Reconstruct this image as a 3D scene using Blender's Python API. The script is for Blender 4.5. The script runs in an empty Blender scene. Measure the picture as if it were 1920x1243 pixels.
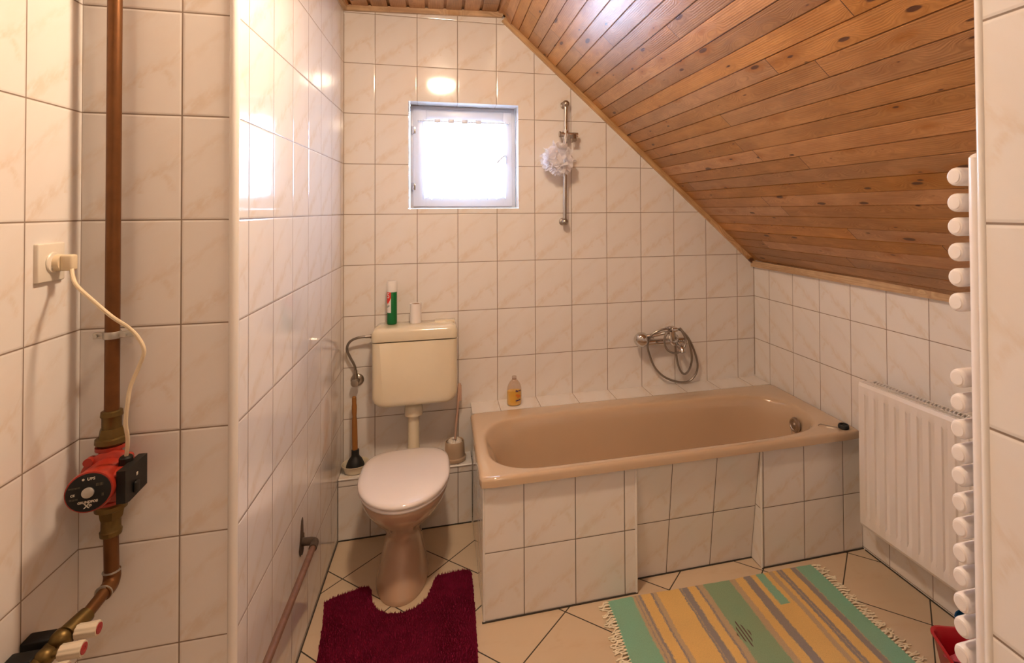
import bpy, bmesh, math, random
from mathutils import Vector, Matrix
random.seed(7)
sc = bpy.context.scene
C = sc.collection
PI = math.pi
# ------------------------------------------------------------------ camera
cam_d = bpy.data.cameras.new('camera')
cam_d.sensor_width = 36.0
cam_d.lens = 1010.2 / 1920 * 36
cam_d.shift_x = -(1086.88 - 960) / 1920
cam_d.shift_y = (376.92 - 621.5) / 1920
cam_d.clip_start = 0.02
cam = bpy.data.objects.new('camera', cam_d)
C.objects.link(cam)
_r = Vector((0.96764453, -0.25225747, -0.00549934)); _u = Vector((0.00148659, -0.01609518, 0.99986936)); _f = Vector((0.25231302, 0.96752629, 0.01519941))
cam.matrix_world = Matrix(((_r.x, _u.x, -_f.x, 0.4589), (_r.y, _u.y, -_f.y, -2.8836), (_r.z, _u.z, -_f.z, 1.5473), (0, 0, 0, 1)))
sc.camera = cam
# ------------------------------------------------------------------ world, daylight, exposure
sc.view_settings.view_transform = 'Standard'
sc.view_settings.look = 'None'
sc.view_settings.gamma = 1.0
sc.view_settings.use_curve_mapping = False
sc.view_settings.exposure = 0.90
SKY = 5.0
LAMP = 140.0
FILL = 24.0
DAY = 72.0
world = bpy.data.worlds.new('overcast_sky'); sc.world = world
world.use_nodes = True
bg = world.node_tree.nodes['Background']
bg.inputs[0].default_value = (0.78, 0.88, 1.0, 1); bg.inputs[1].default_value = SKY
ld = bpy.data.lights.new('window_daylight', 'AREA'); ld.shape = 'RECTANGLE'; ld.size = 0.9; ld.size_y = 0.9
ld.energy = DAY; ld.color = (0.50, 0.69, 1.0)
lo = bpy.data.objects.new('window_daylight', ld); C.objects.link(lo)
lo.location = (0.6, 0.75, 1.95); lo.rotation_euler = (-PI / 2, 0, 0)

# ------------------------------------------------------------------ materials
def new_mat(name):
    m = bpy.data.materials.new(name); m.use_nodes = True
    nt = m.node_tree; nt.nodes.clear()
    out = nt.nodes.new('ShaderNodeOutputMaterial')
    return m, nt, out

def N(nt, kind, **kw):
    n = nt.nodes.new(kind)
    for k, v in kw.items():
        setattr(n, k, v)
    return n

def math_n(nt, op, a, b=None, c=None, clamp=False):
    n = nt.nodes.new('ShaderNodeMath'); n.operation = op; n.use_clamp = clamp
    for i, x in enumerate((a, b, c)):
        if x is None: continue
        if isinstance(x, (int, float)): n.inputs[i].default_value = x
        else: nt.links.new(x, n.inputs[i])
    return n.outputs[0]

def mix_c(nt, fac, a, b, mode='MIX'):
    n = nt.nodes.new('ShaderNodeMix'); n.data_type = 'RGBA'; n.blend_type = mode
    for idx, x in ((0, fac), (6, a), (7, b)):
        if isinstance(x, (int, float)): n.inputs[idx].default_value = x
        elif isinstance(x, tuple): n.inputs[idx].default_value = (x[0], x[1], x[2], 1)
        else: nt.links.new(x, n.inputs[idx])
    return n.outputs[2]

def comb(nt, x, y, z):
    n = nt.nodes.new('ShaderNodeCombineXYZ')
    for i, v in enumerate((x, y, z)):
        if isinstance(v, (int, float)): n.inputs[i].default_value = v
        else: nt.links.new(v, n.inputs[i])
    return n.outputs[0]

def noise(nt, vec, scale, detail=3, rough=0.5, dim='3D'):
    n = nt.nodes.new('ShaderNodeTexNoise'); n.noise_dimensions = dim
    n.inputs['Scale'].default_value = scale; n.inputs['Detail'].default_value = detail
    n.inputs['Roughness'].default_value = rough
    if vec is not None: nt.links.new(vec, n.inputs['Vector'])
    return n.outputs['Fac']

def smooth(nt, x, lo, hi):
    n = nt.nodes.new('ShaderNodeMapRange'); n.interpolation_type = 'SMOOTHSTEP'
    nt.links.new(x, n.inputs[0]); n.inputs[1].default_value = lo; n.inputs[2].default_value = hi
    return n.outputs[0]

def bsdf(nt, out, col, rough=0.4, metal=0.0, spec=0.5, coat=0.0, trans=0.0, sss=0.0, emis=None, estr=0.0):
    b = nt.nodes.new('ShaderNodeBsdfPrincipled')
    if isinstance(col, tuple): b.inputs['Base Color'].default_value = (col[0], col[1], col[2], 1)
    else: nt.links.new(col, b.inputs['Base Color'])
    if isinstance(rough, (int, float)): b.inputs['Roughness'].default_value = rough
    else: nt.links.new(rough, b.inputs['Roughness'])
    b.inputs['Metallic'].default_value = metal
    b.inputs['Specular IOR Level'].default_value = spec
    b.inputs['Coat Weight'].default_value = coat
    b.inputs['Coat Roughness'].default_value = 0.08
    b.inputs['Transmission Weight'].default_value = trans
    if emis: b.inputs['Emission Color'].default_value = (*emis, 1); b.inputs['Emission Strength'].default_value = estr
    nt.links.new(b.outputs[0], out.inputs[0])
    return b

def plain(name, col, rough=0.4, metal=0.0, var=0.06, vscale=12.0, spec=0.5, coat=0.0, bump=0.0, bscale=60.0):
    """solid procedural material with slight noise in the colour"""
    m, nt, out = new_mat(name)
    tc = N(nt, 'ShaderNodeTexCoord').outputs['Object']
    f = noise(nt, tc, vscale, 4, 0.6)
    dark = tuple(c * (1 - var) for c in col); lite = tuple(min(1, c * (1 + var)) for c in col)
    c = mix_c(nt, f, dark, lite)
    b = bsdf(nt, out, c, rough, metal, spec, coat)
    if bump > 0:
        bn = N(nt, 'ShaderNodeBump'); bn.inputs['Strength'].default_value = bump; bn.inputs['Distance'].default_value = 0.002
        nt.links.new(noise(nt, tc, bscale, 3, 0.6), bn.inputs['Height']); nt.links.new(bn.outputs[0], b.inputs['Normal'])
    return m

def tile_mat(name, u0, v0, w=0.2034, h=0.253, joint=0.0016, tile=(0.80, 0.757, 0.72), grout=(0.26, 0.19, 0.14), rot45=False, vein=0.60, rough=0.08, jcol_soft=0.0007):
    m, nt, out = new_mat(name)
    uv = N(nt, 'ShaderNodeUVMap').outputs[0]
    sep = N(nt, 'ShaderNodeSeparateXYZ'); nt.links.new(uv, sep.inputs[0])
    U, V = sep.outputs[0], sep.outputs[1]
    if rot45:
        s = math.sqrt(0.5)
        a = math_n(nt, 'MULTIPLY', math_n(nt, 'SUBTRACT', V, U), s)   # offset of the 45 degree family
        b = math_n(nt, 'MULTIPLY', math_n(nt, 'ADD', U, V), -s)       # offset of the 135 degree family
        U, V = a, b
    tu = math_n(nt, 'DIVIDE', math_n(nt, 'SUBTRACT', U, u0), w)
    tv = math_n(nt, 'DIVIDE', math_n(nt, 'SUBTRACT', V, v0), h)
    fu, fv = math_n(nt, 'FRACT', tu), math_n(nt, 'FRACT', tv)
    iu, iv = math_n(nt, 'FLOOR', tu), math_n(nt, 'FLOOR', tv)
    du = math_n(nt, 'MULTIPLY', math_n(nt, 'MINIMUM', fu, math_n(nt, 'SUBTRACT', 1.0, fu)), w)
    dv = math_n(nt, 'MULTIPLY', math_n(nt, 'MINIMUM', fv, math_n(nt, 'SUBTRACT', 1.0, fv)), h)
    d = math_n(nt, 'MINIMUM', du, dv)
    mask = smooth(nt, d, joint - jcol_soft, joint + jcol_soft)
    wn = N(nt, 'ShaderNodeTexWhiteNoise'); wn.noise_dimensions = '2D'; nt.links.new(comb(nt, iu, iv, 0.0), wn.inputs[0])
    hash1 = wn.outputs['Value']
    # printed marbling: the same soft diagonal veins on every tile, hardly varied
    lu, lv = math_n(nt, 'MULTIPLY', fu, w), math_n(nt, 'MULTIPLY', fv, h)
    ca, sa = math.cos(math.radians(-48)), math.sin(math.radians(-48))
    ru = math_n(nt, 'ADD', math_n(nt, 'MULTIPLY', lu, ca), math_n(nt, 'MULTIPLY', lv, -sa))
    rv = math_n(nt, 'ADD', math_n(nt, 'MULTIPLY', lu, sa), math_n(nt, 'MULTIPLY', lv, ca))
    vec = comb(nt, math_n(nt, 'MULTIPLY', ru, 6.0), math_n(nt, 'MULTIPLY', rv, 15.0), math_n(nt, 'MULTIPLY', hash1, 0.12))
    n1 = noise(nt, vec, 1.0, 3, 0.5)
    n2 = noise(nt, vec, 4.5, 3, 0.6)
    wob = math_n(nt, 'MULTIPLY', math_n(nt, 'SUBTRACT', n1, 0.5), 0.30)
    diag = math_n(nt, 'ABSOLUTE', math_n(nt, 'ADD', math_n(nt, 'SUBTRACT', fv, math_n(nt, 'ADD', 0.02, math_n(nt, 'MULTIPLY', fu, 0.62))), wob))
    diag2 = math_n(nt, 'ABSOLUTE', math_n(nt, 'ADD', math_n(nt, 'SUBTRACT', fv, math_n(nt, 'ADD', 0.52, math_n(nt, 'MULTIPLY', fu, 0.60))), wob))
    ar = math_n(nt, 'SQRT', math_n(nt, 'ADD', math_n(nt, 'POWER', math_n(nt, 'SUBTRACT', fu, 0.74), 2.0), math_n(nt, 'POWER', math_n(nt, 'SUBTRACT', fv, 0.27), 2.0)))
    arch = math_n(nt, 'ABSOLUTE', math_n(nt, 'ADD', math_n(nt, 'SUBTRACT', ar, 0.17), math_n(nt, 'MULTIPLY', wob, 0.3)))
    arch = math_n(nt, 'ADD', arch, math_n(nt, 'MULTIPLY', math_n(nt, 'LESS_THAN', fv, 0.25), 1.0))
    v1 = math_n(nt, 'SUBTRACT', 1.0, smooth(nt, diag, 0.0, 0.11))
    v2 = math_n(nt, 'MULTIPLY', math_n(nt, 'SUBTRACT', 1.0, smooth(nt, diag2, 0.0, 0.09)), 0.55)
    v3 = math_n(nt, 'SUBTRACT', 1.0, smooth(nt, arch, 0.0, 0.06))
    vn = math_n(nt, 'MAXIMUM', math_n(nt, 'MAXIMUM', v1, v2), v3)
    vn = math_n(nt, 'MULTIPLY', math_n(nt, 'MULTIPLY', vn, smooth(nt, n2, 0.32, 0.70)), vein)
    vcol = (tile[0] * 0.87, tile[1] * 0.76, tile[2] * 0.62)
    c = mix_c(nt, vn, tile, vcol)
    cloud = math_n(nt, 'MULTIPLY', smooth(nt, n1, 0.45, 0.75), vein * 0.45)
    c = mix_c(nt, cloud, c, (tile[0] * 0.95, tile[1] * 0.89, tile[2] * 0.82))
    c = mix_c(nt, math_n(nt, 'MULTIPLY', hash1, 0.06), c, (tile[0] * 0.85, tile[1] * 0.85, tile[2] * 0.85))
    gn = noise(nt, uv, 9.0, 3, 0.6)
    gc = mix_c(nt, gn, tuple(g * 0.65 for g in grout), tuple(min(1, g * 1.3) for g in grout))
    c = mix_c(nt, mask, gc, c)
    rg = math_n(nt, 'ADD', math_n(nt, 'MULTIPLY', math_n(nt, 'SUBTRACT', 1.0, mask), 0.6), rough)
    b = bsdf(nt, out, c, rg)
    # pillowed tile edge, joint and very slight waviness and per-tile tilt of the glaze
    edge = smooth(nt, d, joint * 0.3, joint + 0.0045)
    tilt = math_n(nt, 'ADD', math_n(nt, 'MULTIPLY', math_n(nt, 'SUBTRACT', hash1, 0.5), math_n(nt, 'MULTIPLY', lu, 1.6)),
                  math_n(nt, 'MULTIPLY', math_n(nt, 'SUBTRACT', wn.outputs['Color'], 0.5), math_n(nt, 'MULTIPLY', lv, 0.0)))
    wav = math_n(nt, 'MULTIPLY', noise(nt, uv, 9.0, 1, 0.5), 0.25)
    hgt = math_n(nt, 'ADD', math_n(nt, 'ADD', edge, tilt), wav)
    bn = N(nt, 'ShaderNodeBump'); bn.inputs['Strength'].default_value = 0.55; bn.inputs['Distance'].default_value = 0.0012
    nt.links.new(hgt, bn.inputs['Height']); nt.links.new(bn.outputs[0], b.inputs['Normal'])
    return m

def wood_mat(name, base=(0.50, 0.235, 0.085), planks=True, rough=0.33):
    """varnished pine; UV = (metres along the board, board index + fraction)"""
    m, nt, out = new_mat(name)
    uv = N(nt, 'ShaderNodeUVMap').outputs[0]
    sep = N(nt, 'ShaderNodeSeparateXYZ'); nt.links.new(uv, sep.inputs[0])
    U, V = sep.outputs[0], sep.outputs[1]
    iv = math_n(nt, 'FLOOR', V); fv = math_n(nt, 'FRACT', V)
    w0 = N(nt, 'ShaderNodeTexWhiteNoise'); w0.noise_dimensions = '1D'; nt.links.new(iv, w0.inputs['W'])
    off = math_n(nt, 'MULTIPLY', w0.outputs['Value'], 7.3)
    su = math_n(nt, 'DIVIDE', math_n(nt, 'ADD', U, off), 1.9)
    seg = math_n(nt, 'FLOOR', su)
    fs = math_n(nt, 'FRACT', su)
    dj = math_n(nt, 'MULTIPLY', math_n(nt, 'MINIMUM', fs, math_n(nt, 'SUBTRACT', 1.0, fs)), 1.9)
    w1 = N(nt, 'ShaderNodeTexWhiteNoise'); w1.noise_dimensions = '2D'; nt.links.new(comb(nt, iv, seg, 0.0), w1.inputs[0])
    h1 = w1.outputs['Value']
    h2 = math_n(nt, 'FRACT', math_n(nt, 'MULTIPLY', h1, 17.31))
    z = math_n(nt, 'MULTIPLY', h1, 40.0)
    # knots
    kv = comb(nt, math_n(nt, 'ADD', math_n(nt, 'MULTIPLY', U, 4.6), z), math_n(nt, 'ADD', math_n(nt, 'MULTIPLY', V, 0.95), math_n(nt, 'MULTIPLY', h2, 9.0)), 0.0)
    wrp = noise(nt, kv, 3.0, 2, 0.5)
    kvw = N(nt, 'ShaderNodeVectorMath'); kvw.operation = 'ADD'; nt.links.new(kv, kvw.inputs[0])
    nt.links.new(comb(nt, math_n(nt, 'MULTIPLY', wrp, 0.12), 0.0, 0.0), kvw.inputs[1])
    vo = N(nt, 'ShaderNodeTexVoronoi'); vo.voronoi_dimensions = '2D'; vo.inputs['Scale'].default_value = 1.0
    nt.links.new(kvw.outputs[0], vo.inputs['Vector'])
    kd = vo.outputs['Distance']
    cs = N(nt, 'ShaderNodeSeparateColor'); nt.links.new(vo.outputs['Color'], cs.inputs[0])
    ksize = math_n(nt, 'MULTIPLY', math_n(nt, 'POWER', cs.outputs[0], 5.0), 0.13)
    kin = math_n(nt, 'SUBTRACT', kd, ksize)
    kmask = math_n(nt, 'SUBTRACT', 1.0, smooth(nt, kin, -0.01, 0.035))
    kmask = math_n(nt, 'MULTIPLY', kmask, smooth(nt, cs.outputs[0], 0.45, 0.60))
    khalo = math_n(nt, 'MULTIPLY', math_n(nt, 'SUBTRACT', 1.0, smooth(nt, kin, 0.0, 0.30)), smooth(nt, cs.outputs[1], 0.45, 0.9))
    bend = math_n(nt, 'MULTIPLY', math_n(nt, 'SUBTRACT', 1.0, smooth(nt, kd, 0.0, 0.42)), 0.55)
    # grain
    gv = comb(nt, math_n(nt, 'MULTIPLY', U, 1.3), math_n(nt, 'ADD', math_n(nt, 'MULTIPLY', V, 1.3), bend), z)
    g1 = noise(nt, gv, 1.1, 3, 0.5)
    rings = N(nt, 'ShaderNodeTexWave'); rings.wave_type = 'BANDS'; rings.bands_direction = 'Y'
    rings.inputs['Scale'].default_value = 2.3; rings.inputs['Distortion'].default_value = 2.6; rings.inputs['Detail'].default_value = 2.0
    rings.inputs['Detail Scale'].default_value = 0.9
    nt.links.new(gv, rings.inputs['Vector'])
    gf = comb(nt, math_n(nt, 'MULTIPLY', U, 9.0), math_n(nt, 'MULTIPLY', math_n(nt, 'ADD', V, bend), 24.0), z)
    g2 = noise(nt, gf, 1.0, 3, 0.6)
    c = mix_c(nt, rings.outputs['Fac'], tuple(x * y for x, y in zip(base, (0.88, 0.84, 0.80))), tuple(min(1, x * y) for x, y in zip(base, (1.08, 1.10, 1.10))))
    c = mix_c(nt, math_n(nt, 'MULTIPLY', smooth(nt, g2, 0.42, 0.72), 0.62), c, tuple(x * y for x, y in zip(base, (0.66, 0.55, 0.45))))
    c = mix_c(nt, math_n(nt, 'MULTIPLY', smooth(nt, g1, 0.45, 0.75), 0.3), c, tuple(min(1, x * y) for x, y in zip(base, (1.3, 1.3, 1.2))))
    blot = noise(nt, comb(nt, math_n(nt, 'MULTIPLY', U, 5.5), math_n(nt, 'MULTIPLY', V, 0.9), z), 1.0, 3, 0.6)
    c = mix_c(nt, math_n(nt, 'MULTIPLY', smooth(nt, blot, 0.48, 0.68), 0.45), c, tuple(min(1, x * y) for x, y in zip(base, (1.38, 1.42, 1.5))))
    c = mix_c(nt, math_n(nt, 'MULTIPLY', smooth(nt, blot, 0.50, 0.30), 0.35), c, tuple(x * y for x, y in zip(base, (0.62, 0.50, 0.42))))
    # board to board tone
    tn = N(nt, 'ShaderNodeHueSaturation'); nt.links.new(c, tn.inputs['Color'])
    nt.links.new(math_n(nt, 'ADD', 0.76, math_n(nt, 'MULTIPLY', h1, 0.42)), tn.inputs['Value'])
    nt.links.new(math_n(nt, 'ADD', 0.90, math_n(nt, 'MULTIPLY', h2, 0.2)), tn.inputs['Saturation'])
    c = tn.outputs[0]
    c = mix_c(nt, math_n(nt, 'MULTIPLY', khalo, 0.75), c, (base[0] * 0.80, base[1] * 0.58, base[2] * 0.22))
    c = mix_c(nt, kmask, c, (0.10, 0.035, 0.015))
    if planks:
        jm = smooth(nt, dj, 0.0008, 0.002)
        c = mix_c(nt, jm, (0.07, 0.03, 0.015), c)
    b = bsdf(nt, out, c, rough, coat=0.3)
    b.inputs['Coat Roughness'].default_value = 0.24
    bn = N(nt, 'ShaderNodeBump'); bn.inputs['Strength'].default_value = 0.25; bn.inputs['Distance'].default_value = 0.002
    hh = math_n(nt, 'ADD', math_n(nt, 'MULTIPLY', g2, 0.35), math_n(nt, 'ADD', math_n(nt, 'MULTIPLY', rings.outputs['Fac'], 0.4), math_n(nt, 'MULTIPLY', noise(nt, gv, 3.0, 2, 0.5), 1.2)))
    nt.links.new(hh, bn.inputs['Height']); nt.links.new(bn.outputs[0], b.inputs['Normal'])
    return m

def thin_mat(name, col, transp, rough=0.5, trl=0.6):
    """thin cloth / net: part clear, part diffuse, part translucent"""
    m, nt, out = new_mat(name)
    tr = N(nt, 'ShaderNodeBsdfTransparent'); di = N(nt, 'ShaderNodeBsdfDiffuse'); tl = N(nt, 'ShaderNodeBsdfTranslucent')
    di.inputs[0].default_value = (*col, 1); tl.inputs[0].default_value = (*col, 1)
    m1 = N(nt, 'ShaderNodeMixShader'); m1.inputs[0].default_value = trl
    nt.links.new(di.outputs[0], m1.inputs[1]); nt.links.new(tl.outputs[0], m1.inputs[2])
    m2 = N(nt, 'ShaderNodeMixShader')
    tc = N(nt, 'ShaderNodeTexCoord').outputs['Object']
    f = noise(nt, tc, 160.0, 2, 0.5)
    nt.links.new(math_n(nt, 'ADD', 1.0 - transp - 0.1, math_n(nt, 'MULTIPLY', f, 0.2)), m2.inputs[0])
    nt.links.new(tr.outputs[0], m2.inputs[1]); nt.links.new(m1.outputs[0], m2.inputs[2]); nt.links.new(m2.outputs[0], out.inputs[0])
    return m

def glass_mat(name, col=(1, 1, 1), gloss=0.12, rough=0.02):
    m, nt, out = new_mat(name)
    tr = N(nt, 'ShaderNodeBsdfTransparent'); tr.inputs[0].default_value = (*col, 1)
    gl = N(nt, 'ShaderNodeBsdfGlossy'); gl.inputs['Roughness'].default_value = rough
    lw = N(nt, 'ShaderNodeLayerWeight'); lw.inputs[0].default_value = 0.25
    mx = N(nt, 'ShaderNodeMixShader')
    nt.links.new(math_n(nt, 'ADD', math_n(nt, 'MULTIPLY', lw.outputs['Facing'], 0.5), gloss * 0.4), mx.inputs[0])
    nt.links.new(tr.outputs[0], mx.inputs[1]); nt.links.new(gl.outputs[0], mx.inputs[2]); nt.links.new(mx.outputs[0], out.inputs[0])
    return m

def emit_mat(name, col, s):
    m, nt, out = new_mat(name)
    e = N(nt, 'ShaderNodeEmission'); e.inputs[0].default_value = (*col, 1); e.inputs[1].default_value = s
    nt.links.new(e.outputs[0], out.inputs[0])
    return m

M = {}
TW, TH, TV = 0.2034, 0.253, 0.009
M['t_back'] = tile_mat('wall_tile_back', 0.1464, TV)
M['t_left'] = tile_mat('wall_tile_left', -0.0698, TV)
M['t_right'] = tile_mat('wall_tile_right', -0.1466, TV)
M['t_niche'] = tile_mat('wall_tile_niche', -0.146, TV)
M['t_near'] = tile_mat('wall_tile_near', -1.545, TV)
M['t_part'] = tile_mat('wall_tile_partition', -2.353, TV)
M['t_box'] = tile_mat('wall_tile_boxing', 0.14, 0.2515, grout=(0.13, 0.10, 0.07))
M['t_apron'] = tile_mat('bath_panel_tile', 0.771, 0.002, grout=(0.13, 0.10, 0.07))
M['t_apron2'] = tile_mat('bath_panel_tile_recess', 0.7785, 0.247, grout=(0.13, 0.10, 0.07))
M['t_apron3'] = tile_mat('bath_panel_tile_end', 0.793, 0.002, grout=(0.13, 0.10, 0.07))
M['t_ledge'] = tile_mat('bath_ledge_tile', 0.1464, 0.9, h=2.0)
M['floor'] = tile_mat('floor_tile', -0.34, 0.25, w=0.303, h=0.311, joint=0.0024, tile=(0.64, 0.50, 0.35), grout=(0.05, 0.04, 0.03), rot45=True, vein=0.35, rough=0.32)
M['wood'] = wood_mat('varnished_pine', base=(0.45, 0.215, 0.078), rough=0.42)
M['woodtrim'] = wood_mat('pine_trim', base=(0.54, 0.34, 0.17), planks=False, rough=0.4)
M['tub'] = plain('bahama_beige_enamel', (0.56, 0.405, 0.27), 0.12, var=0.02, coat=0.6)
M['wc'] = plain('bahama_beige_ceramic', (0.56, 0.37, 0.25), 0.09, var=0.03, coat=0.6)
M['cream'] = plain('cream_plastic', (0.74, 0.65, 0.48), 0.16, var=0.03, coat=0.7)
M['white_pl'] = plain('white_plastic', (0.80, 0.76, 0.72), 0.2, var=0.02)
M['seat'] = plain('white_seat_plastic', (0.84, 0.77, 0.75), 0.14, var=0.02, coat=0.3)
M['enamel'] = plain('white_enamel', (0.80, 0.74, 0.70), 0.25, var=0.02)
M['winpaint'] = plain('white_window_paint', (0.70, 0.72, 0.78), 0.3, var=0.02)
M['chrome'] = plain('chrome', (0.62, 0.60, 0.58), 0.14, 1.0, var=0.1)
M['nickel'] = plain('brushed_nickel', (0.42, 0.37, 0.32), 0.28, 1.0, var=0.1)
M['hose'] = plain('steel_hose', (0.30, 0.27, 0.24), 0.35, 0.9, var=0.1)
M['copper'] = plain('aged_copper', (0.16, 0.064, 0.018), 0.42, 0.6, var=0.35, vscale=22)
M['rustpipe'] = plain('rusty_pipe', (0.19, 0.095, 0.06), 0.55, 0.25, var=0.4, vscale=40, bump=0.3)
M['rust'] = plain('dark_rust', (0.07, 0.045, 0.03), 0.8, 0.1, var=0.5, vscale=60, bump=0.4)
M['brass'] = plain('dull_brass', (0.17, 0.11, 0.035), 0.42, 0.8, var=0.35, vscale=30, bump=0.2)
M['zinc'] = plain('zinc_steel', (0.50, 0.48, 0.44), 0.4, 0.9, var=0.2)
M['red'] = plain('red_pump_paint', (0.33, 0.026, 0.012), 0.35, var=0.15)
M['black'] = plain('black_plastic', (0.012, 0.011, 0.010), 0.5, var=0.2, spec=0.25)
M['rubber'] = plain('black_rubber', (0.012, 0.011, 0.011), 0.5, var=0.3)
M['cord'] = plain('ivory_cord', (0.72, 0.60, 0.42), 0.4, var=0.04)
M['socket'] = plain('ivory_socket', (0.76, 0.70, 0.60), 0.3, var=0.03)
M['label'] = plain('light_print', (0.55, 0.50, 0.42), 0.5)
M['dimlabel'] = plain('dim_print', (0.11, 0.095, 0.06), 0.5)
M['wheel'] = plain('ivory_handwheel', (0.66, 0.57, 0.44), 0.3, var=0.04)
M['redcap'] = plain('red_cap', (0.35, 0.015, 0.02), 0.35)
M['maroon'] = plain('maroon_pile', (0.20, 0.010, 0.040), 0.95, var=0.45, vscale=30, spec=0.1)
M['handlewood'] = plain('turned_wood_handle', (0.34, 0.14, 0.03), 0.4, var=0.25, vscale=30)
M['green'] = plain('green_can_paint', (0.0, 0.14, 0.03), 0.3)
M['redprint'] = plain('red_can_print', (0.75, 0.03, 0.02), 0.35)
M['paper'] = plain('paper_white', (0.82, 0.76, 0.73), 0.9, var=0.04, bump=0.2)
M['card'] = plain('cardboard', (0.42, 0.26, 0.14), 0.9)
M['beige_pl'] = plain('beige_plastic', (0.52, 0.38, 0.26), 0.35, var=0.04)
M['pale_pl'] = plain('pale_pink_plastic', (0.62, 0.40, 0.30), 0.3, var=0.05)
M['bristle'] = plain('white_bristle', (0.75, 0.68, 0.60), 0.9, var=0.2, vscale=80)
M['soap'] = plain('yellow_soap', (0.95, 0.62, 0.10), 0.25, var=0.05)
M['navy'] = plain('navy_print', (0.02, 0.01, 0.12), 0.4)
M['orange'] = plain('orange_print', (0.75, 0.22, 0.02), 0.4)
M['clear'] = glass_mat('clear_plastic', (0.90, 0.84, 0.80), 0.2, 0.05)
M['pane'] = glass_mat('window_glass', (0.95, 0.98, 1.0), 0.1)
M['curtain'] = thin_mat('voile', (0.92, 0.94, 1.0), 0.45)
M['net'] = thin_mat('sponge_net', (0.96, 0.94, 0.96), 0.28, trl=0.5)
M['bucket'] = plain('red_bucket_plastic', (0.42, 0.004, 0.012), 0.3)
M['pink'] = plain('pink_cloth', (0.48, 0.08, 0.12), 0.8, var=0.2)
M['blue'] = plain('blue_plastic', (0.0, 0.065, 0.19), 0.35)
M['plaster'] = plain('plaster', (0.62, 0.58, 0.52), 0.9, var=0.04)
M['fringe'] = plain('cotton_fringe', (0.85, 0.76, 0.58), 0.95, var=0.1)
M['gap'] = plain('gap_shade', (0.035, 0.03, 0.028), 0.9)

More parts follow.
